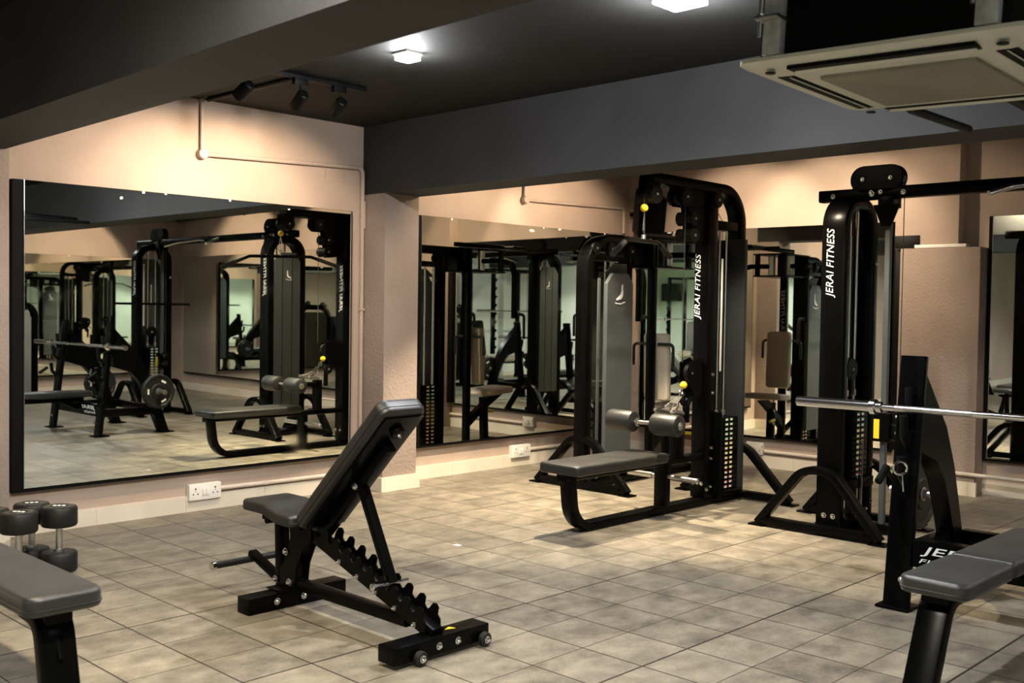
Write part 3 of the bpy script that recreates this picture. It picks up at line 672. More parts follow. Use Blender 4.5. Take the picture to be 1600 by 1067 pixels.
# ------------------------------------------------------------------ pec fly machine in the corner
Y0 = -.84
root = pec = empty('pec_fly_machine', (4.0, Y0, 0), 'pec fly machine with a grey emblem panel, behind the low row machine', 'exercise machine')
arch_foot(root, 3.50, Y0, .445, .415)
mb = MB(); mb.sweep(arc_path([(3.505, Y0, .05), (3.505, Y0, 1.915), (4.34, Y0, 1.915)], .23, 14), (0, 1, 0), .12, .075); mb.build('tower_frame', 'black', root)
mb = MB(); mb.bar((3.46, Y0, .035), (4.95, Y0, .035), (0, 1, 0), .10, .05); mb.build('base_rail', 'black', root)
mb = MB(); mb.box((3.985, Y0-.06, .05), (4.025, Y0+.06, 1.90), .008); mb.build('rear_upright', 'black', root)
mb = MB(); mb.box((3.49, Y0-.05, 1.755), (4.05, Y0+.05, 1.805), .005); mb.build('cross_tie', 'black', root)
for s in (-1,):
    mb = MB(); y1 = Y0+s*.062
    pts = [(3.665, y1, .18), (3.985, y1, .18), (3.985, y1, 1.58), (3.925, y1, 1.66), (3.735, y1, 1.66), (3.665, y1, 1.58)]
    mb.prism(pts, (0, s*.035, 0)); mb.prism([(3.69, y1-s*.03, 1.66), (3.97, y1-s*.03, 1.66), (3.91, y1+s*.02, 1.735), (3.75, y1+s*.02, 1.735)], (0, s*.01, 0))
    cp = mb.build('cover_panel', 'panel', root)
    swan(cp, (3.825, y1-.0352, 1.45), (1, 0, 0), (0, 0, 1), (0, -1, 0), 1.45)
mb = MB(); mb.box((3.60, Y0-.058, .07), (3.63, Y0-.048, 1.62), .003); mb.build('side_strip', 'panel', root)
for x in (3.79, 3.89):
    mb = MB(); mb.cyl((x, Y0+.03, .06), (x, Y0+.03, 1.77), .010, 12); mb.build('guide_rod', 'chrome', root)
stack(root, 3.715, 3.965, Y0+.025, .068, 17, .045)
for x, z in ((3.56, 1.845), (3.74, 1.85), (4.0, 1.84)): pulley(root, (x, Y0-.06, z), .045)
# front column with text, seat and backrest
mb = MB(); mb.bar((4.37, Y0, .05), (4.37, Y0, 1.93), (0, 1, 0), .07, .055); mb.build('front_column', 'black', root)
lettering(root, 'JERAI FITNESS', (4.398, Y0+.026, 1.14), (0, 0, 1), (0, -1, 0), .46, .050, bold=.0)
mb = MB(); mb.box((4.16, Y0-.17, 1.72), (4.72, Y0+.17, 1.735), .003); mb.box((4.16, Y0-.17, 1.93), (4.72, Y0+.17, 1.945), .003)
mb.box((4.16, Y0-.16, 1.72), (4.19, Y0+.16, 1.94), .003); mb.box((4.66, Y0-.16, 1.72), (4.70, Y0-.12, 1.94), .003); mb.box((4.66, Y0+.12, 1.72), (4.70, Y0+.16, 1.94), .003); mb.build('top_cam_box', 'black', root)
for s in (-1, 1):
    yk = Y0+s*.30
    mb = MB(); mb.bar((4.45, Y0+s*.10, 1.83), (4.50, yk, 1.83), (0, 0, 1), .045, .06)
    mb.sweep(arc_path([(4.50, yk, 1.83), (4.62, yk+s*.05, 1.80), (4.66, yk+s*.05, 1.70), (4.66, yk+s*.05, 1.28)], .06, 6), (0, 1, 0), .05, .045); mb.build('swing_arm', 'black', root)
    mb = MB(); mb.tube(arc_path([(4.66, yk+s*.05, 1.32), (4.80, yk+s*.05, 1.32), (4.80, yk+s*.05, 1.08)], .035, 6), .015, 12); mb.build('hand_grip', 'rubber', root)
    mb = MB(); mb.tube(arc_path([(4.40, Y0+s*.05, 1.10), (4.40, Y0+s*.20, 1.10), (4.40, Y0+s*.20, .92)], .035, 5), .013, 10); mb.build('side_grip', 'rubber', root)
    mb = MB(); mb.cyl((4.45, Y0+s*.10, 1.74), (4.45, Y0+s*.10, 1.93), .035, 18); mb.build('pivot_bearing', 'steel', root)
mb = MB(); mb.bar((4.20, Y0, 1.985), (5.15, Y0+.0, 1.985), (0, 1, 0), .05, .04); mb.tube([(4.85, Y0-.16, 1.985), (4.85, Y0+.16, 1.985)], .018, 10); mb.build('top_boom', 'black', root)
mb = MB(); mb.pad(.55, .24, .065, .03, Matrix.Translation((4.43, Y0, .91)) @ Matrix.Rotation(R(88), 4, 'Y') @ Matrix.Rotation(pi, 4, 'X') @ Matrix.Rotation(pi, 4, 'X')); mb.build('backrest', 'tanvinyl', root)
mb = MB(); mb.pad(.38, .36, .055, .09, Matrix.Translation((4.70, Y0, .535)) @ Matrix.Rotation(R(-4), 4, 'Y')); mb.build('seat', 'tanvinyl', root)
mb = MB(); mb.bar((4.62, Y0, .05), (4.60, Y0, .50), (0, 1, 0), .07, .07)
mb.prism([(4.36, Y0-.03, .30), (4.72, Y0-.03, .53), (4.86, Y0-.03, .53), (4.60, Y0-.03, .38), (4.36, Y0-.03, .20)], (0, .06, 0)); mb.build('seat_post', 'black', root)
mb = MB(); mb.tube(arc_path([(4.66, Y0-.03, .45), (4.70, Y0-.09, .36), (4.78, Y0-.10, .34)], .02, 4), .007, 8); lv = mb.build('seat_lever', 'black', root)
mb = MB(); mb.tube([(4.74, Y0-.098, .345), (4.84, Y0-.102, .335)], .014, 10); mb.build('lever_grip', 'yellow', lv)
mb = MB(); mb.box((4.90, Y0-.30, .01), (4.97, Y0+.30, .06), .008); mb.build('front_foot', 'black', root)
for z in (.30, .42, .52): bolt(root, (4.63, Y0-.035, z), (0, -1, 0), .012)

# ------------------------------------------------------------------ cable crossover
root = xo = empty('cable_crossover', (3.65, -4.4, 0), 'tall cable crossover with long top beam and lettered towers, at the right', 'exercise machine')
def xo_tower(yc, s, text):
    """s = +1: the cable side is towards -Y"""
    xa, xb = 3.455, 3.845
    mb = MB(); mb.sweep(arc_path([(xa, yc, .05), (xa, yc, 2.065), (xb, yc, 2.065), (xb, yc, .05)], [.16, .16], 12), (0, 1, 0), .16, .075); mb.build('tower_frame', 'black', root)
    yb = yc+s*.075
    mb = MB(); mb.prism([(xa+.035, yb-.006, .30), (xb-.035, yb-.006, .30), (xb-.035, yb-.006, 1.84), (xb-.10, yb-.006, 1.93), (xa+.10, yb-.006, 1.93), (xa+.035, yb-.006, 1.84)], (0, .012, 0))
    cp = mb.build('rear_cover', 'panel', root)
    mb = MB()
    for x in (3.59, 3.71): mb.box((x-.003, yb+s*.006-.001, .30), (x+.003, yb+s*.006+.001, 1.925))
    mb.build('cover_joint', 'blackmat', cp)
    if s > 0: swan(cp, (3.665, yb+.0062, 1.66), (-1, 0, 0), (0, 0, 1), (0, 1, 0), .95)
    ys = yc-s*.025
    for x in (3.585, 3.685):
        mb = MB(); mb.cyl((x, ys, .34), (x, ys, 2.03), .0105, 14); mb.build('guide_rod', 'chrome', root)
        mb = MB(); mb.cyl((x, ys, .85), (x, ys, .89), .017, 14); mb.build('rod_collar', 'steel', root)
    stack(root, 3.535, 3.735, ys, .345, 14, .078)
    mb = MB(); mb.box((xa+.03, ys-.09, .275), (xb-.03, ys+.09, .335), .006); mb.build('stack_base', 'black', root)
    mb = MB(); mb.box((3.50, yc-s*.07-.003, 1.1), (3.52, yc-s*.07+.003, 1.86), .001); mb.build('instruction_sticker', 'white', root)
    mb = MB(); mb.box((3.61, ys-.02, .86), (3.66, ys+.02, 1.0), .006); mb.build('stack_pulley_yoke', 'black', root)
    pulley(root, (3.635, ys, 1.02), .070, (0, 1, 0), .036)
    mb = MB(); mb.box((3.40, yc-.075, .012), (3.90, yc+.075, .062), .008); mb.build('base_rail', 'black', root)
    arch_foot(root, 3.33, yc+.02*s, .405, .425)
    arch_foot(root, 3.96, yc+.02*s, .405, .425)
    # travelling column
    yl = yc-s*.245
    mb = MB(); mb.bar((3.66, yl, .06), (3.66, yl, 2.07), (0, 1, 0), .036, .036); cl = mb.build('carriage_column', 'panel', root)
    mb = MB(); mb.box((3.60, yl-.05, 2.03), (3.72, yl+.05, 2.10), .006)
    mb.prism([(3.615, yl-.085, 2.05), (3.615, yl+.085, 2.05), (3.615, yl+.03, 1.915), (3.615, yl-.03, 1.915)], (.012, 0, 0)); mb.build('column_bracket', 'black', root)
    mb = MB(); mb.box((3.61, yl-.055, .58), (3.71, yl+.055, .76), .008); mb.build('carriage', 'black', root)
    mb = MB(); mb.box((3.607, yl+s*.025-.018, .60), (3.6095, yl+s*.025+.018, .72)); mb.build('warning_sticker', 'yellow', root)
    pulley(root, (3.66, yl-s*.085, .64), .045, (1, 0, 0)); pulley(root, (3.66, yl-s*.085, .74), .045, (1, 0, 0))
    mb = MB(); mb.box((3.615, yl-.06, .012), (3.705, yc, .065), .006); mb.build('lower_tie', 'black', root)
    mb = MB()
    for dy in (-.085, -.115): mb.cyl((3.62, yc+s*dy-s*.01, .08), (3.62, yc+s*dy-s*.01, .58), .007, 10)
    mb.build('carriage_rod', 'chrome', root)
    # oval pulley head over the beam
    ym = yc-s*.17
    mb = MB(); pts = []
    for k in range(13): a = R(-90+15*k); pts.append((3.625, ym+.09+.083*cos(a), 2.215+.083*sin(a)))
    for k in range(13): a = R(90+15*k); pts.append((3.625, ym-.09+.083*cos(a), 2.215+.083*sin(a)))
    mb.prism(pts, (.07, 0, 0)); bmesh.ops.bevel(mb.bm, geom=[e for e in mb.bm.edges if abs((e.verts[0].co-e.verts[1].co).x) < .01], offset=.006, segments=2, affect='EDGES')
    oh = mb.build('pulley_head', 'black', root)
    for dy in (-.09, .09): bolt(oh, (3.625, ym+dy, 2.215), (-1, 0, 0), .009)
    mb = MB(); mb.tube([(3.66, ym+s*.168, 2.20), (3.66, ym+s*.168, 1.10)], .003, 6); mb.tube([(3.66, ym-s*.168, 2.22), (3.66, ym-s*.168, .70)], .003, 6); mb.tube([(3.635, ys, 1.09), (3.635, ys, 2.05)], .003, 6); mb.build('cable', 'cable', root)
    for x, z in ((3.43, .37), (3.48, .37), (3.43, .11), (3.48, .11)): bolt(root, (3.4175, yc-.04 if x < 3.45 else yc+.02, z), (-1, 0, 0), .012)
    for x, z in ((3.85, .40), (3.85, 1.70), (3.85, .16), (3.60, .12), (3.78, .12)): bolt(root, (x, yc-s*.08, z), (0, -s, 0), .010)
    for dy in (-.03, .03): bolt(root, (3.623, ym+dy+.0, 2.13), (-1, 0, 0), .010)
    if text: lettering(root, 'JERAI FITNESS', (3.4165, yc-.022, 1.47), (0, 0, 1), (0, 1, 0), .43, .064, bold=.0)
    # single handle hanging low
    return
xo_tower(-2.915, 1, True); xo_tower(-5.80, -1, True)
mb = MB(); mb.bar((3.665, -2.70, 2.125), (3.665, -6.15, 2.125), (1, 0, 0), .08, .075); mb.build('top_beam', 'black', root)
for y in (-2.80, -3.06, -3.26): bolt(root, (3.624, y, 2.12), (-1, 0, 0), .012)
for yy, s in ((-3.98, 1), (-4.72, -1)):
    mb = MB(); mb.tube(arc_path([(3.70, yy-s*.30, 2.10), (3.60, yy-s*.16, 2.125), (3.42, yy+s*.02, 2.085), (3.30, yy+s*.10, 2.04)], .04, 4), .016, 12); mb.build('pull_up_grip', 'steel', root)
# straight handle bar hanging at the far tower
root = empty('cable_bar', (3.66, -5.40, 1.36), 'short black straight bar hanging from the far crossover cable, seen in the left mirror', 'bar')
mb = MB(); mb.tube([(3.42, -5.36, 1.38), (3.42, -5.36, 1.60)], .006, 8); mb.build('clip', 'chrome', root)
mb = MB(); mb.tube([(3.10, -5.70, 1.37), (3.74, -5.02, 1.37)], .014, 12); mb.build('bar', 'black', root)

# ------------------------------------------------------------------ bench press station
root = bp_ = empty('bench_press_station', (2.0, -4.5, 0), 'black bench press station with a grey padded bench, at the right edge', 'bench')
YN, YF = -3.935, -5.045
for y in (YN, YF):
    mb = MB(); mb.sweep([(2.12, y, .01), (2.255, y, 1.175)], (0, 1, 0), .12, .045, .008); u = mb.build('front_upright', 'black', root)
    mb = MB(); mb.box((2.06, y-.08, 0), (2.21, y+.08, .014), .006); mb.build('foot_plate', 'black', root)
    mb = MB(); pts = [(2.27, 1.155), (2.31, 1.06), (2.42, .93), (2.52, .80), (2.60, .62), (2.70, .38), (2.83, .01), (2.92, .01), (2.83, .40), (2.76, .66), (2.66, .86), (2.52, 1.0), (2.38, 1.09)]
    pts = [(2.28, 1.10), (2.33, 1.05), (2.55, .82), (2.66, .62), (2.74, .40), (2.88, .01), (2.78, .01), (2.64, .36), (2.55, .55), (2.45, .66), (2.26, .72)]
    mb.prism([(x, y-.045, z) for x, z in pts], (0, .09, 0)); mb.build('rear_leg', 'black', root)
    mb = MB(); mb.box((2.76, y-.075, 0), (2.93, y+.075, .012), .005); mb.build('foot_plate', 'black', root)
    mb = MB(); mb.box((2.14, y-.035, .20), (2.80, y+.035, .28), .008); mb.build('side_rail', 'black', root)
    mb = MB(); sgn = 1 if y == YN else -1
    for zz, L in ((.80, .10), (.62, .09)):
        x0 = 2.135+.12*(zz/1.165)
        mb.tube(arc_path([(x0-.02, y-.01, zz-.06), (x0-.085, y-.01, zz), (x0-.095, y-.01, zz+L)], .03, 4), .019, 12)
    x0 = 2.235; mb.tube(arc_path([(x0-.015, y-.012, .885), (x0-.06, y-.012, .90), (x0-.065, y-.012, 1.03)], .02, 4), .018, 12); mb.build('bar_hook', 'blackm', u)
    mb = MB(); mb.cyl((2.70, y+sgn*.04, .45), (2.70, y+sgn*.30, .45), .024, 16); mb.build('plate_horn', 'steel', root)
    mb = MB(); mb.cyl((2.08, y+sgn*.045, .66), (1.99, y+sgn*.045, .60), .018, 12); mb.build('safety_peg', 'blackm', root)
for y in (YN-.03, YF+.03): bolt(root, (2.10, y, .14), (-1, 0, 0), .012)
mb = MB(); mb.box((2.135, YF+.06, .200), (2.215, YN-.06, .330), .008); mb.build('front_crossbar', 'black', root)
mb = MB(); mb.box((2.78, YF+.04, .20), (2.84, YN-.04, .28), .008); mb.build('rear_crossbar', 'black', root)
lettering(root, 'JERAI', (2.134, YN-.10, .258), (0, -1, 0), (0, 0, 1), .31, .048, bold=.0008)
lettering(root, 'FITNESS', (2.134, YN-.095, .226), (0, -1, 0), (0, 0, 1), .26, .020)
mb = MB(); mb.ring((2.055, YN-.03, .665), (.8, .6, 0), .030, .006, 24, 8); mb.tube([(2.055, YN-.04, .635), (2.05, YN-.05, .56)], .004, 8); mb.build('lock_ring', 'chrome', root)
xa, xm, xb = 1.04, 1.53, 2.28
mb = MB(); mb.pad(xm-xa-.002, .25, .062, .045, Matrix.Translation(((xa+xm)/2, -4.525, .372))); pd = mb.build('seat', 'vinyl_dusty', root)
mb = MB(); mb.pad(xb-xm, .25, .062, .02, Matrix.Translation(((xm+xb)/2, -4.525, .372))); mb.build('backrest', 'vinyl_dusty', root)
mb = MB(); mb.bar((xa+.10, -4.5, .348), (2.20, -4.5, .348), (0, 1, 0), .10, .048); mb.build('spine', 'black', root)
mb = MB(); mb.sweep(arc_path([(1.30, -4.5, .345), (1.17, -4.5, .335), (1.02, -4.5, .02)], .11, 8), (0, 1, 0), .115, .058); mb.build('front_leg', 'black', root)
mb = MB(); mb.box((.95, -4.62, 0), (1.09, -4.38, .014), .005); mb.build('foot_plate', 'black', root)
mb = MB(); mb.bar((2.0, -4.5, .33), (2.15, -4.5, .26), (0, 1, 0), .08, .05); mb.build('spine_brace', 'black', root)
# barbell on the hooks
root = empty('barbell', (2.165, -4.48, .92), 'chrome barbell without plates resting on the bench press hooks', 'barbell')
xb_, zb = 2.150, .930; c = -4.49
mb = MB(); mb.cyl((xb_, c-.66, zb), (xb_, c+.66, zb), .0145, 20); sh = mb.build('shaft', 'chrome', root)
for a, b in ((-.60, -.24), (.24, .60)):
    mb = MB(); mb.cyl((xb_, c+a, zb), (xb_, c+b, zb), .0152, 20); mb.build('knurled_grip', 'steel', sh)
for s in (-1, 1):
    mb = MB(); mb.lathe((xb_, c+s*.66, zb), (0, s, 0), [(0, .018), (.002, .026), (.03, .026), (.031, .036), (.055, .038), (.057, .025), (.44, .025), (.444, .021)], 28); mb.build('sleeve', 'chrome', root)
# stored plates
def disc(name, c, r, t, label, group=None, parent=None):
    root = empty(name, c, label, 'weight plate', group); a = V((0, 1, 0)); c = V(c)
    mb = MB(); mb.lathe(c-a*t/2, a, [(0, .028), (0, r*.42), (t*.22, r*.46), (t*.22, r*.80), (0, r*.86), (0, r-.008), (t*.2, r), (t*.8, r), (t, r-.008), (t, r*.86), (t*.78, r*.80), (t*.78, r*.46), (t, r*.42), (t, .028)], 12 if r > .15 else 24); mb.build('disc', 'rubber', root)
    mb = MB(); mb.ring(c+a*(t/2), a, .031, .005, 20, 6); mb.ring(c-a*(t/2), a, .031, .005, 20, 6); mb.build('hub_ring', 'steel', root)
    for ang in (0, 120, 240):
        p = c+V((cos(R(ang+60))*r*.62, t*.29, sin(R(ang+60))*r*.62)); d = V((-sin(R(ang+60)), 0, cos(R(ang+60))))
        m2 = MB(); m2.obox(p, (r*.30, .002, r*.10), Matrix((d, V((0, 1, 0)), d.cross(V((0, 1, 0))))).transposed()); m2.build('weight_marking', 'lettering', root)
    return root
disc('weight_plate', (2.70, -3.79, .45), .185, .045, 'black grip weight plate on the horn nearest the left mirror')
disc('weight_plate', (2.70, -5.15, .45), .185, .045, 'inner black plate on the far plate horn of the bench press', 'plates on the far horn')
disc('weight_plate', (2.70, -5.22, .45), .16, .04, 'outer smaller black plate on the far plate horn of the bench press', 'plates on the far horn')

# ------------------------------------------------------------------ flat bench, left foreground
root = empty('flat_bench', (-1.24, -2.05, 0), 'flat black vinyl bench cut off by the left edge of the photo', 'bench')
X0 = -1.222
mb = MB(); mb.pad(1.22, .255, .065, .05, Matrix.Translation((X0, -2.06, .372)) @ Matrix.Rotation(R(90), 4, 'Z')); mb.build('seat', 'vinyl_dusty', root)
mb = MB(); mb.bar((X0, -2.60, .348), (X0, -1.52, .348), (1, 0, 0), .09, .048); mb.build('spine', 'black', root)
for s in (-1, 1):
    e = -2.06+s*.50
    mb = MB(); mb.sweep(arc_path([(X0, e-s*.14, .345), (X0, e-s*.01, .335), (X0, e+s*.07, .02)], .11, 8), (1, 0, 0), .12, .058); lg = mb.build('leg', 'black', root)
    mb = MB(); mb.box((X0-.19, e+s*.07-.035, 0), (X0+.19, e+s*.07+.035, .045), .01); mb.build('foot_bar', 'black', root)
    if s < 0:
        mb = MB(); mb.sweep([(X0, e+.008, .30), (X0, e-.040, .20)], (1, 0, 0), .018, .055); mb.build('leg_rib', 'black', lg)

# ------------------------------------------------------------------ adjustable bench
root = empty('adjustable_bench', (.11, -2.4, 0), 'black adjustable incline bench with raised backrest, in the middle foreground', 'bench')
XB = .105
mb = MB(); mb.box((-.145, -2.01, .0), (.385, -1.915, .075), .006); mb.build('rear_foot', 'black', root)
mb = MB(); mb.box((-.135, -2.995, .018), (.365, -2.895, .085), .006); ff = mb.build('front_foot', 'black', root)
mb = MB(); mb.prism([(.17, -2.94, .0853), (.215, -2.955, .0853), (.205, -2.925, .0853)], (0, 0, .0006)); mb.build('sticker', 'yellow', ff)
for x in (-.02, .325):
    mb = MB(); mb.cyl((x, -3.0, .03), (x, -3.025, .03), .029, 20); wh = mb.build('transport_wheel', 'rubber', root)
    bolt(wh, (x, -3.025, .03), (0, -1, 0), .011)
for x in (.09, .19): bolt(ff, (x, -2.995, .05), (0, -1, 0), .011)
for x in (-.0, .145): bolt(root, (x, -2.01, .04), (0, -1, 0), .012)
mb = MB(); mb.bar((XB, -1.96, .105), (XB, -2.80, .105), (1, 0, 0), .055, .05); mb.build('base_rail', 'black', root)
# ladder rail with its toothed plates
la, lb = V((XB, -2.10, .370)), V((XB, -2.965, .085)); ld = (lb-la).normalized(); ln_ = V((0, -ld.z, ld.y)); ln_ = ln_ if ln_.z > 0 else -ln_
mb = MB(); mb.bar(la, lb, (1, 0, 0), .06, .055); lad = mb.build('ladder_rail', 'black', root)
for sx in (-1, 1):
    pts = []; L = (lb-la).length; a0 = .14
    base = [la+ld*(L-.02)-ln_*.01, la+ld*a0-ln_*.01]
    n = 9; step = (L-.03-a0)/n
    for k in range(n):
        s0 = a0+k*step
        pts += [la+ld*(s0+step*.05)+ln_*.050, la+ld*(s0+step*.20)+ln_*.078, la+ld*(s0+step*.42)+ln_*.086, la+ld*(s0+step*.62)+ln_*.078, la+ld*(s0+step*.66)+ln_*.048, la+ld*(s0+step*.90)+ln_*.038]
    x = XB+sx*.036
    mb = MB(); mb.prism([V((x, p.y, p.z)) for p in base+pts], (sx*.006, 0, 0)); mb.build('toothed_plate', 'black', lad)
for k in range(5): p = la+ld*(.30+.13*k); bolt(lad, (XB-.043, p.y, p.z), (-1, 0, 0), .008)
# posts, gusset
mb = MB(); mb.bar((XB, -1.90, .07), (XB, -1.885, .405), (1, 0, 0), .055, .05); mb.build('seat_post', 'black', root)
mb = MB()
for sx in (-1, 1): mb.prism([(XB+sx*.032, y, z) for y, z in ((-2.0, .41), (-2.17, .41), (-2.17, .33), (-2.10, .28), (-2.06, .20), (-2.04, .075), (-1.93, .075), (-1.93, .16), (-1.99, .24), (-2.01, .32))], (sx*.006, 0, 0))
mb.box((XB-.03, -2.10, .30), (XB+.03, -2.02, .40), .004); mb.box((XB-.03, -2.03, .08), (XB+.03, -1.95, .22), .004); mb.build('pivot_bracket', 'black', root)
mb = MB(); mb.box((XB-.09, -2.02, .075), (XB+.09, -1.90, .083), .002); mb.build('base_plate', 'black', root)
for y, z in ((-2.03, .40), (-2.10, .395), (-1.98, .25), (-2.01, .115), (-1.90, .11)): bolt(root, (XB-.040, y, z), (-1, 0, 0), .013)
# seat with a raised nose
def vpad(name, L, W, H, rc, mat, parent, bend=None):
    mb = MB(); mb.pad(L, W, H, rc, Matrix.Identity(4), .016)
    if bend:
        bmesh.ops.subdivide_edges(mb.bm, edges=[e for e in mb.bm.edges if abs(e.verts[0].co.x-e.verts[1].co.x) > .08], cuts=6)
        for v in mb.bm.verts: v.co.z += bend(v.co.x)
    for v in mb.bm.verts: v.co = mat @ v.co
    return mb.build(name, 'vinyl', parent)
sm = Matrix(((0, 1, 0, XB), (1, 0, 0, -1.94), (0, 0, 1, .392), (0, 0, 0, 1)))
vpad('seat', .40, .258, .052, .03, sm, root, lambda x: .028*max(0, min(1, (x+.08)/.10)) if x > -.08 else 0)
mb = MB(); mb.bar((XB, -1.80, .385), (XB, -2.10, .378), (1, 0, 0), .10, .022); mb.tube([(XB-.06, -1.85, .378), (XB+.06, -1.85, .378)], .018, 12); mb.build('seat_frame', 'black', root)
# backrest
ba, bt = V((XB, -2.155, .437)), V((XB, -2.735, 1.005)); bdv = (bt-ba).normalized(); bn = V((0, -bdv.z, bdv.y)); bn = bn if bn.z > 0 else -bn
Lb = (bt-ba).length; mid = (ba+bt)/2-bn*.066
bm_ = Matrix(((0, 1, 0, mid.x), (bdv.y, 0, bn.y, mid.y), (bdv.z, 0, bn.z, mid.z), (0, 0, 0, 1)))
mb = MB(); mb.pad(Lb, .236, .066, .045, bm_ @ Matrix.Translation((0, -.010, 0)), .020); mb.build('backrest', 'vinyl', root)
mb = MB(); p1, p2 = ba+bdv*.03-bn*.070, bt-bdv*.04-bn*.070
mb.sweep([p1, p2], (1, 0, 0), .20, .012); mb.sweep([ba+bdv*.0-bn*.098, bt-bdv*.20-bn*.098], (1, 0, 0), .05, .05)
mb.cyl(bt-bdv*.12-bn*.075, bt-bdv*.12-bn*.10, .03, 16); mb.build('backrest_frame', 'black', root)
bolt(root, bt-bdv*.12-bn*.10+V((0, 0, 0)), tuple(-bn), .007)
hp = ba+bdv*.36-bn*.105
bolt(root, (XB-.04, hp.y, hp.z), (-1, 0, 0), .012)
# prop strut down into the ladder
sb = la+ld*.60+ln_*.055
mb = MB(); mb.bar(hp, sb, (1, 0, 0), .045, .034); st = mb.build('prop_strut', 'black', root)
mb = MB(); mb.cyl((XB-.085, sb.y, sb.z), (XB+.085, sb.y, sb.z), .009, 12); mb.lathe((XB-.085, sb.y, sb.z), (-1, 0, 0), [(0, .012), (.004, .016), (.02, .016), (.024, .010)], 14); mb.build('locking_pin', 'chrome', st)
# ankle bar
mb = MB(); mb.bar((XB-.01, -1.915, .095), (XB-.01, -1.655, .185), (1, 0, 0), .045, .03); mb.build('ankle_bar_arm', 'black', root)
mb = MB(); mb.cyl((-.10, -1.655, .155), (.33, -1.655, .155), .0165, 18); ab = mb.build('ankle_bar', 'rubber', root)
mb = MB(); mb.cyl((-.125, -1.655, .155), (-.10, -1.655, .155), .019, 18); mb.build('end_cap', 'chrome', ab)

# ------------------------------------------------------------------ dumbbells standing on end
def dumbbell(name, loc, label, r=.088, hgt=.335, group=None):
    root = empty(name, loc, label, 'dumbbell', group); c = V(loc)
    hh = hgt*.31
    for z0 in (0, hgt-hh):
        mb = MB(); mb.lathe(c+V((0, 0, z0)), (0, 0, 1), [(0, r*.80), (.003, r*.93), (.012, r), (hh-.012, r), (hh-.003, r*.93), (hh, r*.80)], 32)
        hd = mb.build('head', 'rubber', root)
        mb = MB(); top = z0 > 0; zz = z0+(hh if top else 0)
        if top:
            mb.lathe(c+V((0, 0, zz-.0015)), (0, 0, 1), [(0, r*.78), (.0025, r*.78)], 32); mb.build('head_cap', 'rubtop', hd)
            m2 = MB(); m2.ring(c+V((0, 0, zz+.001)), (0, 0, 1), r*.46, .002, 28, 6)
            m2.build('cap_ring', 'rubber', hd)
            m2 = MB()
            for dx in (-.26, 0, .26): m2.ring(c+V((dx*r*.75, -dx*r*.66, zz+.0012)), (0, 0, 1), r*.085, r*.022, 14, 4)
            m2.build('weight_marking', 'lettering', hd)
    mb = MB(); mb.lathe(c+V((0, 0, hh)), (0, 0, 1), [(0, .026), (.012, .026), (.014, .0165), ((hgt-2*hh)/2, .018), (hgt-2*hh-.014, .0165), (hgt-2*hh-.012, .024), (hgt-2*hh, .024)], 20); mb.build('handle', 'steel', root)
    return root
d0 = dumbbell('dumbbell', (-.415, -.67, 0), 'rightmost and nearest of the upright dumbbells by the mirror', group='dumbbells standing on end')
copy_tree(d0, (-.485, -.500, 0), 'upright dumbbell tucked behind the rightmost one, by the mirror', R(20))
copy_tree(d0, (-.625, -.70, 0), 'upright dumbbell at the left edge, in front of its pair', R(-14))
copy_tree(d0, (-.700, -.535, 0), 'upright dumbbell cut by the left edge, behind its pair', R(33))

# small scraps on the floor
mb = MB(); mb.box((1.47, -1.63, .0), (1.50, -1.585, .0012)); o = recenter(mb.build('paper_scrap', 'paper')); tag(o, 'tiny white paper scrap on the floor right of the adjustable bench', 'scrap')
# ------------------------------------------------------------------ the far parts of the room, seen only in the mirrors
def leg_machine(loc, rz, label, pad=True):
    x, y, _ = loc; root = empty('leg_machine', loc, label, 'exercise machine', rz=0); L = lambda a, b, c: (x+a, y+b, c)
    mb = MB(); mb.sweep(arc_path([L(-.30, 0, .05), L(-.30, 0, 1.34), L(.30, 0, 1.34), L(.30, 0, .05)], [.16, .16], 8), (0, 1, 0), .12, .07); mb.build('tower_frame', 'black', root)
    for s in (-1, 1):
        mb = MB(); mb.prism([L(-.22, s*.075, .10), L(.22, s*.075, .10), L(.22, s*.075, 1.16), L(.16, s*.075, 1.26), L(-.16, s*.075, 1.26), L(-.22, s*.075, 1.16)], (0, s*.03, 0)); cp = mb.build('cover_panel', 'acgrille', root)
        swan(cp, L(0, s*.1055, 1.02), (-s, 0, 0), (0, 0, 1), (0, s, 0), 1.1, 'blackm')
    mb = MB(); mb.bar(L(-.35, 0, .035), L(1.5, 0, .035), (0, 1, 0), .10, .05); mb.build('base_rail', 'black', root)
    mb = MB(); mb.pad(.45, .42, .07, .06, Matrix.Translation(L(.85, 0, .50))); mb.build('seat', 'vinyl', root)
    mb = MB(); mb.pad(.62, .38, .07, .05, Matrix.Translation(L(.60, 0, .86)) @ Matrix.Rotation(R(80), 4, 'Y')); mb.build('backrest', 'vinyl', root)
    mb = MB(); mb.bar(L(.80, 0, .04), L(.80, 0, .49), (0, 1, 0), .08, .08); mb.bar(L(.55, 0, .04), L(.55, 0, 1.0), (0, 1, 0), .07, .07); mb.build('seat_post', 'black', root)
    for s in (-1, 1):
        mb = MB(); mb.cyl(L(1.30, s*.05, .55), L(1.30, s*.28, .55), .065, 20); mb.build('leg_roller', 'tanvinyl', root)
    mb = MB(); mb.bar(L(.95, 0, .52), L(1.32, 0, .54), (0, 1, 0), .06, .05); mb.cyl(L(1.30, -.30, .55), L(1.30, .30, .55), .015, 10); mb.build('roller_arm', 'black', root)
    pulley(root, L(-.12, -.01, 1.42), .05); pulley(root, L(.2, -.01, 1.40), .05)
    mb = MB(); mb.box(L(-.2, -.02, 1.36), L(.28, .02, 1.40), .004); mb.build('pulley_bracket', 'black', root)
    root.rotation_euler.z = R(rz); return root
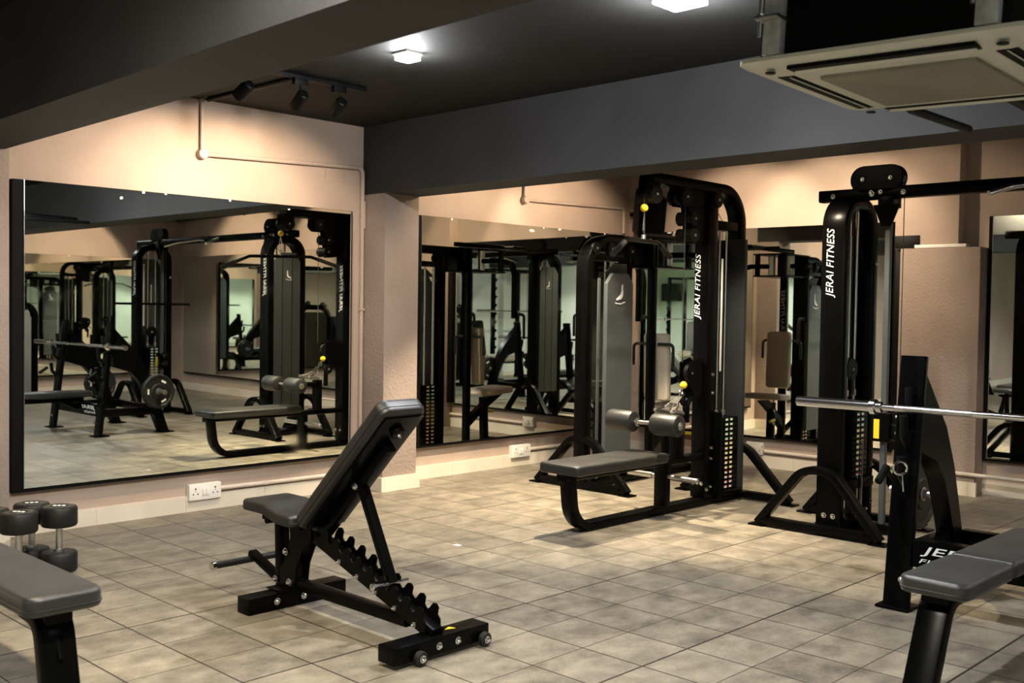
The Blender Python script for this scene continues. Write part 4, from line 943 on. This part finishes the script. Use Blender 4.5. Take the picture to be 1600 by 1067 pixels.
leg_machine((1.6, -7.5, 0), 90, 'low leg machine with a khaki cover panel, seen on the left of the left mirror')
leg_machine((2.9, -8.3, 0), 180, 'low leg machine near the back mirror, seen only as a reflection')
leg_machine((-5.0, -4.75, 0), 25, 'low leg machine in front of the pale wall, seen only as a reflection')
# squat rack with barbell
root = empty('squat_rack', (-3.5, -8.35, 0), 'black squat rack with toothed uprights, seen reflected in the mirror behind the pec fly machine', 'rack')
for sx in (-.62, .62):
    for sy in (-.35, .35):
        mb = MB(); x, y = -3.5+sx, -8.35+sy; mb.box((x-.035, y-.035, 0), (x+.035, y+.035, 2.15), .006); u = mb.build('upright', 'black', root)
        if sy > 0:
            mb = MB()
            for k in range(9): z = .6+k*.16; mb.prism([(x-.02, y+.035, z), (x-.02, y+.09, z+.03), (x-.02, y+.09, z+.07), (x-.02, y+.035, z+.05)], (.04, 0, 0))
            mb.build('rack_teeth', 'black', u)
    mb = MB(); mb.bar((-3.5+sx, -8.75, .03), (-3.5+sx, -7.7, .03), (1, 0, 0), .07, .06); mb.bar((-3.5+sx, -8.7, 2.12), (-3.5+sx, -8.0, 2.12), (1, 0, 0), .06, .05); mb.build('side_rail', 'black', root)
mb = MB(); mb.bar((-4.12, -8.0, 2.12), (-2.88, -8.0, 2.12), (0, 1, 0), .05, .05); mb.bar((-4.12, -8.7, .3), (-2.88, -8.7, .3), (0, 1, 0), .05, .05); mb.build('cross_rail', 'black', root)
def far_barbell(c, label):
    root = empty('barbell', c, label, 'barbell'); x, y, z = c
    mb = MB(); mb.cyl((x-.66, y, z), (x+.66, y, z), .0145, 14); mb.build('shaft', 'chrome', root)
    for s in (-1, 1): mb = MB(); mb.lathe((x+s*.66, y, z), (s, 0, 0), [(0, .02), (.002, .036), (.03, .036), (.032, .025), (.43, .025), (.434, .02)], 16); mb.build('sleeve', 'chrome', root)
    return root
rack = root; rack['label'] = 'black squat rack by the pale back wall, seen through the mirror right of the pillar'
rack.location = (-.45, -8.45, 0)
copy_tree(rack, (-6.9, -5.75, 0), 'black squat rack in the far room, a reflection left of the low row machine upright', R(-90))
fb_ = far_barbell((-.45, -8.0, 1.335), 'chrome barbell on the squat rack by the pale back wall, a reflection')
copy_tree(fb_, (-6.45, -5.75, 1.2), 'chrome barbell on the squat rack in the far room, a reflection', R(-90))
# television
root = empty('television', (XMIN+.09, -8.85, 1.70), 'black television on the pale wall, reflected beside the lettered upright of the low row machine', 'television')
mb = MB(); mb.box((XMIN+.07, -9.17, 1.66), (XMIN+.12, -8.55, 2.14), .01); mb.build('housing', 'blackm', root)
mb = MB(); mb.box((XMIN+.1201, -9.15, 1.68), (XMIN+.1225, -8.57, 2.12)); mb.build('screen', 'screen', root)
mb = MB(); mb.box((XMIN, -8.95, 1.8), (XMIN+.07, -8.77, 2.0), .004); mb.build('wall_bracket', 'black', root)
# flat bench with frame behind
b2 = [o for o in bpy.data.objects if o.name == 'flat_bench'][0]
# green turf strip and treadmill
mb = MB(); mb.box((-9.6, -9.0, 0), (-7.7, -5.2, .012), .002); tag(recenter(mb.build('turf_mat', 'greenmat')), 'bright green turf strip along the pale wall, seen only as a reflection', 'mat')
root = empty('treadmill', (-7.4, -4.2, 0), 'dark treadmill with an orange stripe, seen only as a reflection', 'treadmill')
mb = MB(); mb.box((-8.3, -4.6, .08), (-6.6, -3.8, .22), .02); mb.build('deck', 'blackm', root)
mb = MB(); mb.box((-8.2, -4.45, .2205), (-6.75, -3.95, .228), .002); mb.build('belt', 'rubber', root)
for s in (-1, 1):
    mb = MB(); mb.sweep(arc_path([(-6.75, -4.2+s*.37, .15), (-6.95, -4.2+s*.37, 1.25), (-7.5, -4.2+s*.37, 1.02)], .1, 6), (0, 1, 0), .05, .06); mb.build('handrail', 'panel', root)
    mb = MB(); mb.box((-8.3, -4.2+s*.40-.02, 0), (-6.6, -4.2+s*.40+.02, .09), .004); mb.build('foot', 'black', root)
mb = MB(); mb.obox((-6.93, -4.2, 1.28), (.12, .74, .30), Matrix.Rotation(R(-20), 3, 'Y'), .02); cns = mb.build('console', 'blackm', root)
mb = MB(); mb.box((-8.1, -4.606, .13), (-7.2, -4.6005, .17)); mb.build('stripe', 'orange', root)
# dumbbell rack
root = empty('dumbbell_rack', (-4.35, -.05, 0), 'black three-tier dumbbell rack, reflected at the right edge of the photo', 'rack')
for s in (-1, 1):
    mb = MB(); mb.prism([(-4.35+s*1.05-.03, -.35, 0), (-4.35+s*1.05-.03, .20, 0), (-4.35+s*1.05-.03, .24, 1.08), (-4.35+s*1.05-.03, .12, 1.08)], (.06, 0, 0)); mb.build('side_frame', 'black', root)
TI = [(.30, -.17), (.62, -.06), (.94, .05)]
for z, y in TI:
    mb = MB(); mb.bar((-5.40, y-.09, z-.02), (-3.30, y-.09, z-.02), (0, 1, 0), .04, .03); mb.bar((-5.40, y+.09, z+.02), (-3.30, y+.09, z+.02), (0, 1, 0), .04, .03); mb.build('shelf_rail', 'black', root)
def flat_db(loc, label):
    root = empty('dumbbell', loc, label, 'dumbbell', 'dumbbells on the rack'); c = V(loc)
    for s in (-1, 1):
        mb = MB(); mb.lathe(c+V((0, s*.055, .068)), (0, s, 0), [(0, .052), (.006, .064), (.07, .064), (.076, .052)], 16); hd = mb.build('head', 'rubber', root)
        mb = MB(); mb.ring(c+V((0, s*.131, .068)), (0, 1, 0), .040, .004, 18, 6); mb.build('end_ring', 'steel', hd)
    mb = MB(); mb.cyl(c+V((0, -.055, .068)), c+V((0, .055, .068)), .016, 10); mb.build('handle', 'chrome', root)
    return root
fd = None
for t_, (z, y) in enumerate(TI):
    for k in range(9):
        lb_ = 'dumbbell on the %s tier of the rack, %s' % (('bottom', 'middle', 'top')[t_], ['at its left end', 'second from its left end', 'third from its left end', 'fourth from its left end', 'in its middle', 'fourth from its right end', 'third from its right end', 'second from its right end', 'at its right end'][k])
        loc = (-5.24+k*.222, y, z+.038)
        if fd is None: fd = flat_db(loc, lb_)
        else: copy_tree(fd, loc, lb_)
# teal towel over the rack end
mb = MB(); mb.prism([(-3.27, -.10, .80), (-3.27, .30, .80), (-3.27, .30, 1.35), (-3.27, -.02, 1.38)], (.03, 0, 0)); tag(mb.build('hanging_towel', 'teal'), 'teal cloth hanging beside the dumbbell rack, a reflection at the right edge', 'towel')
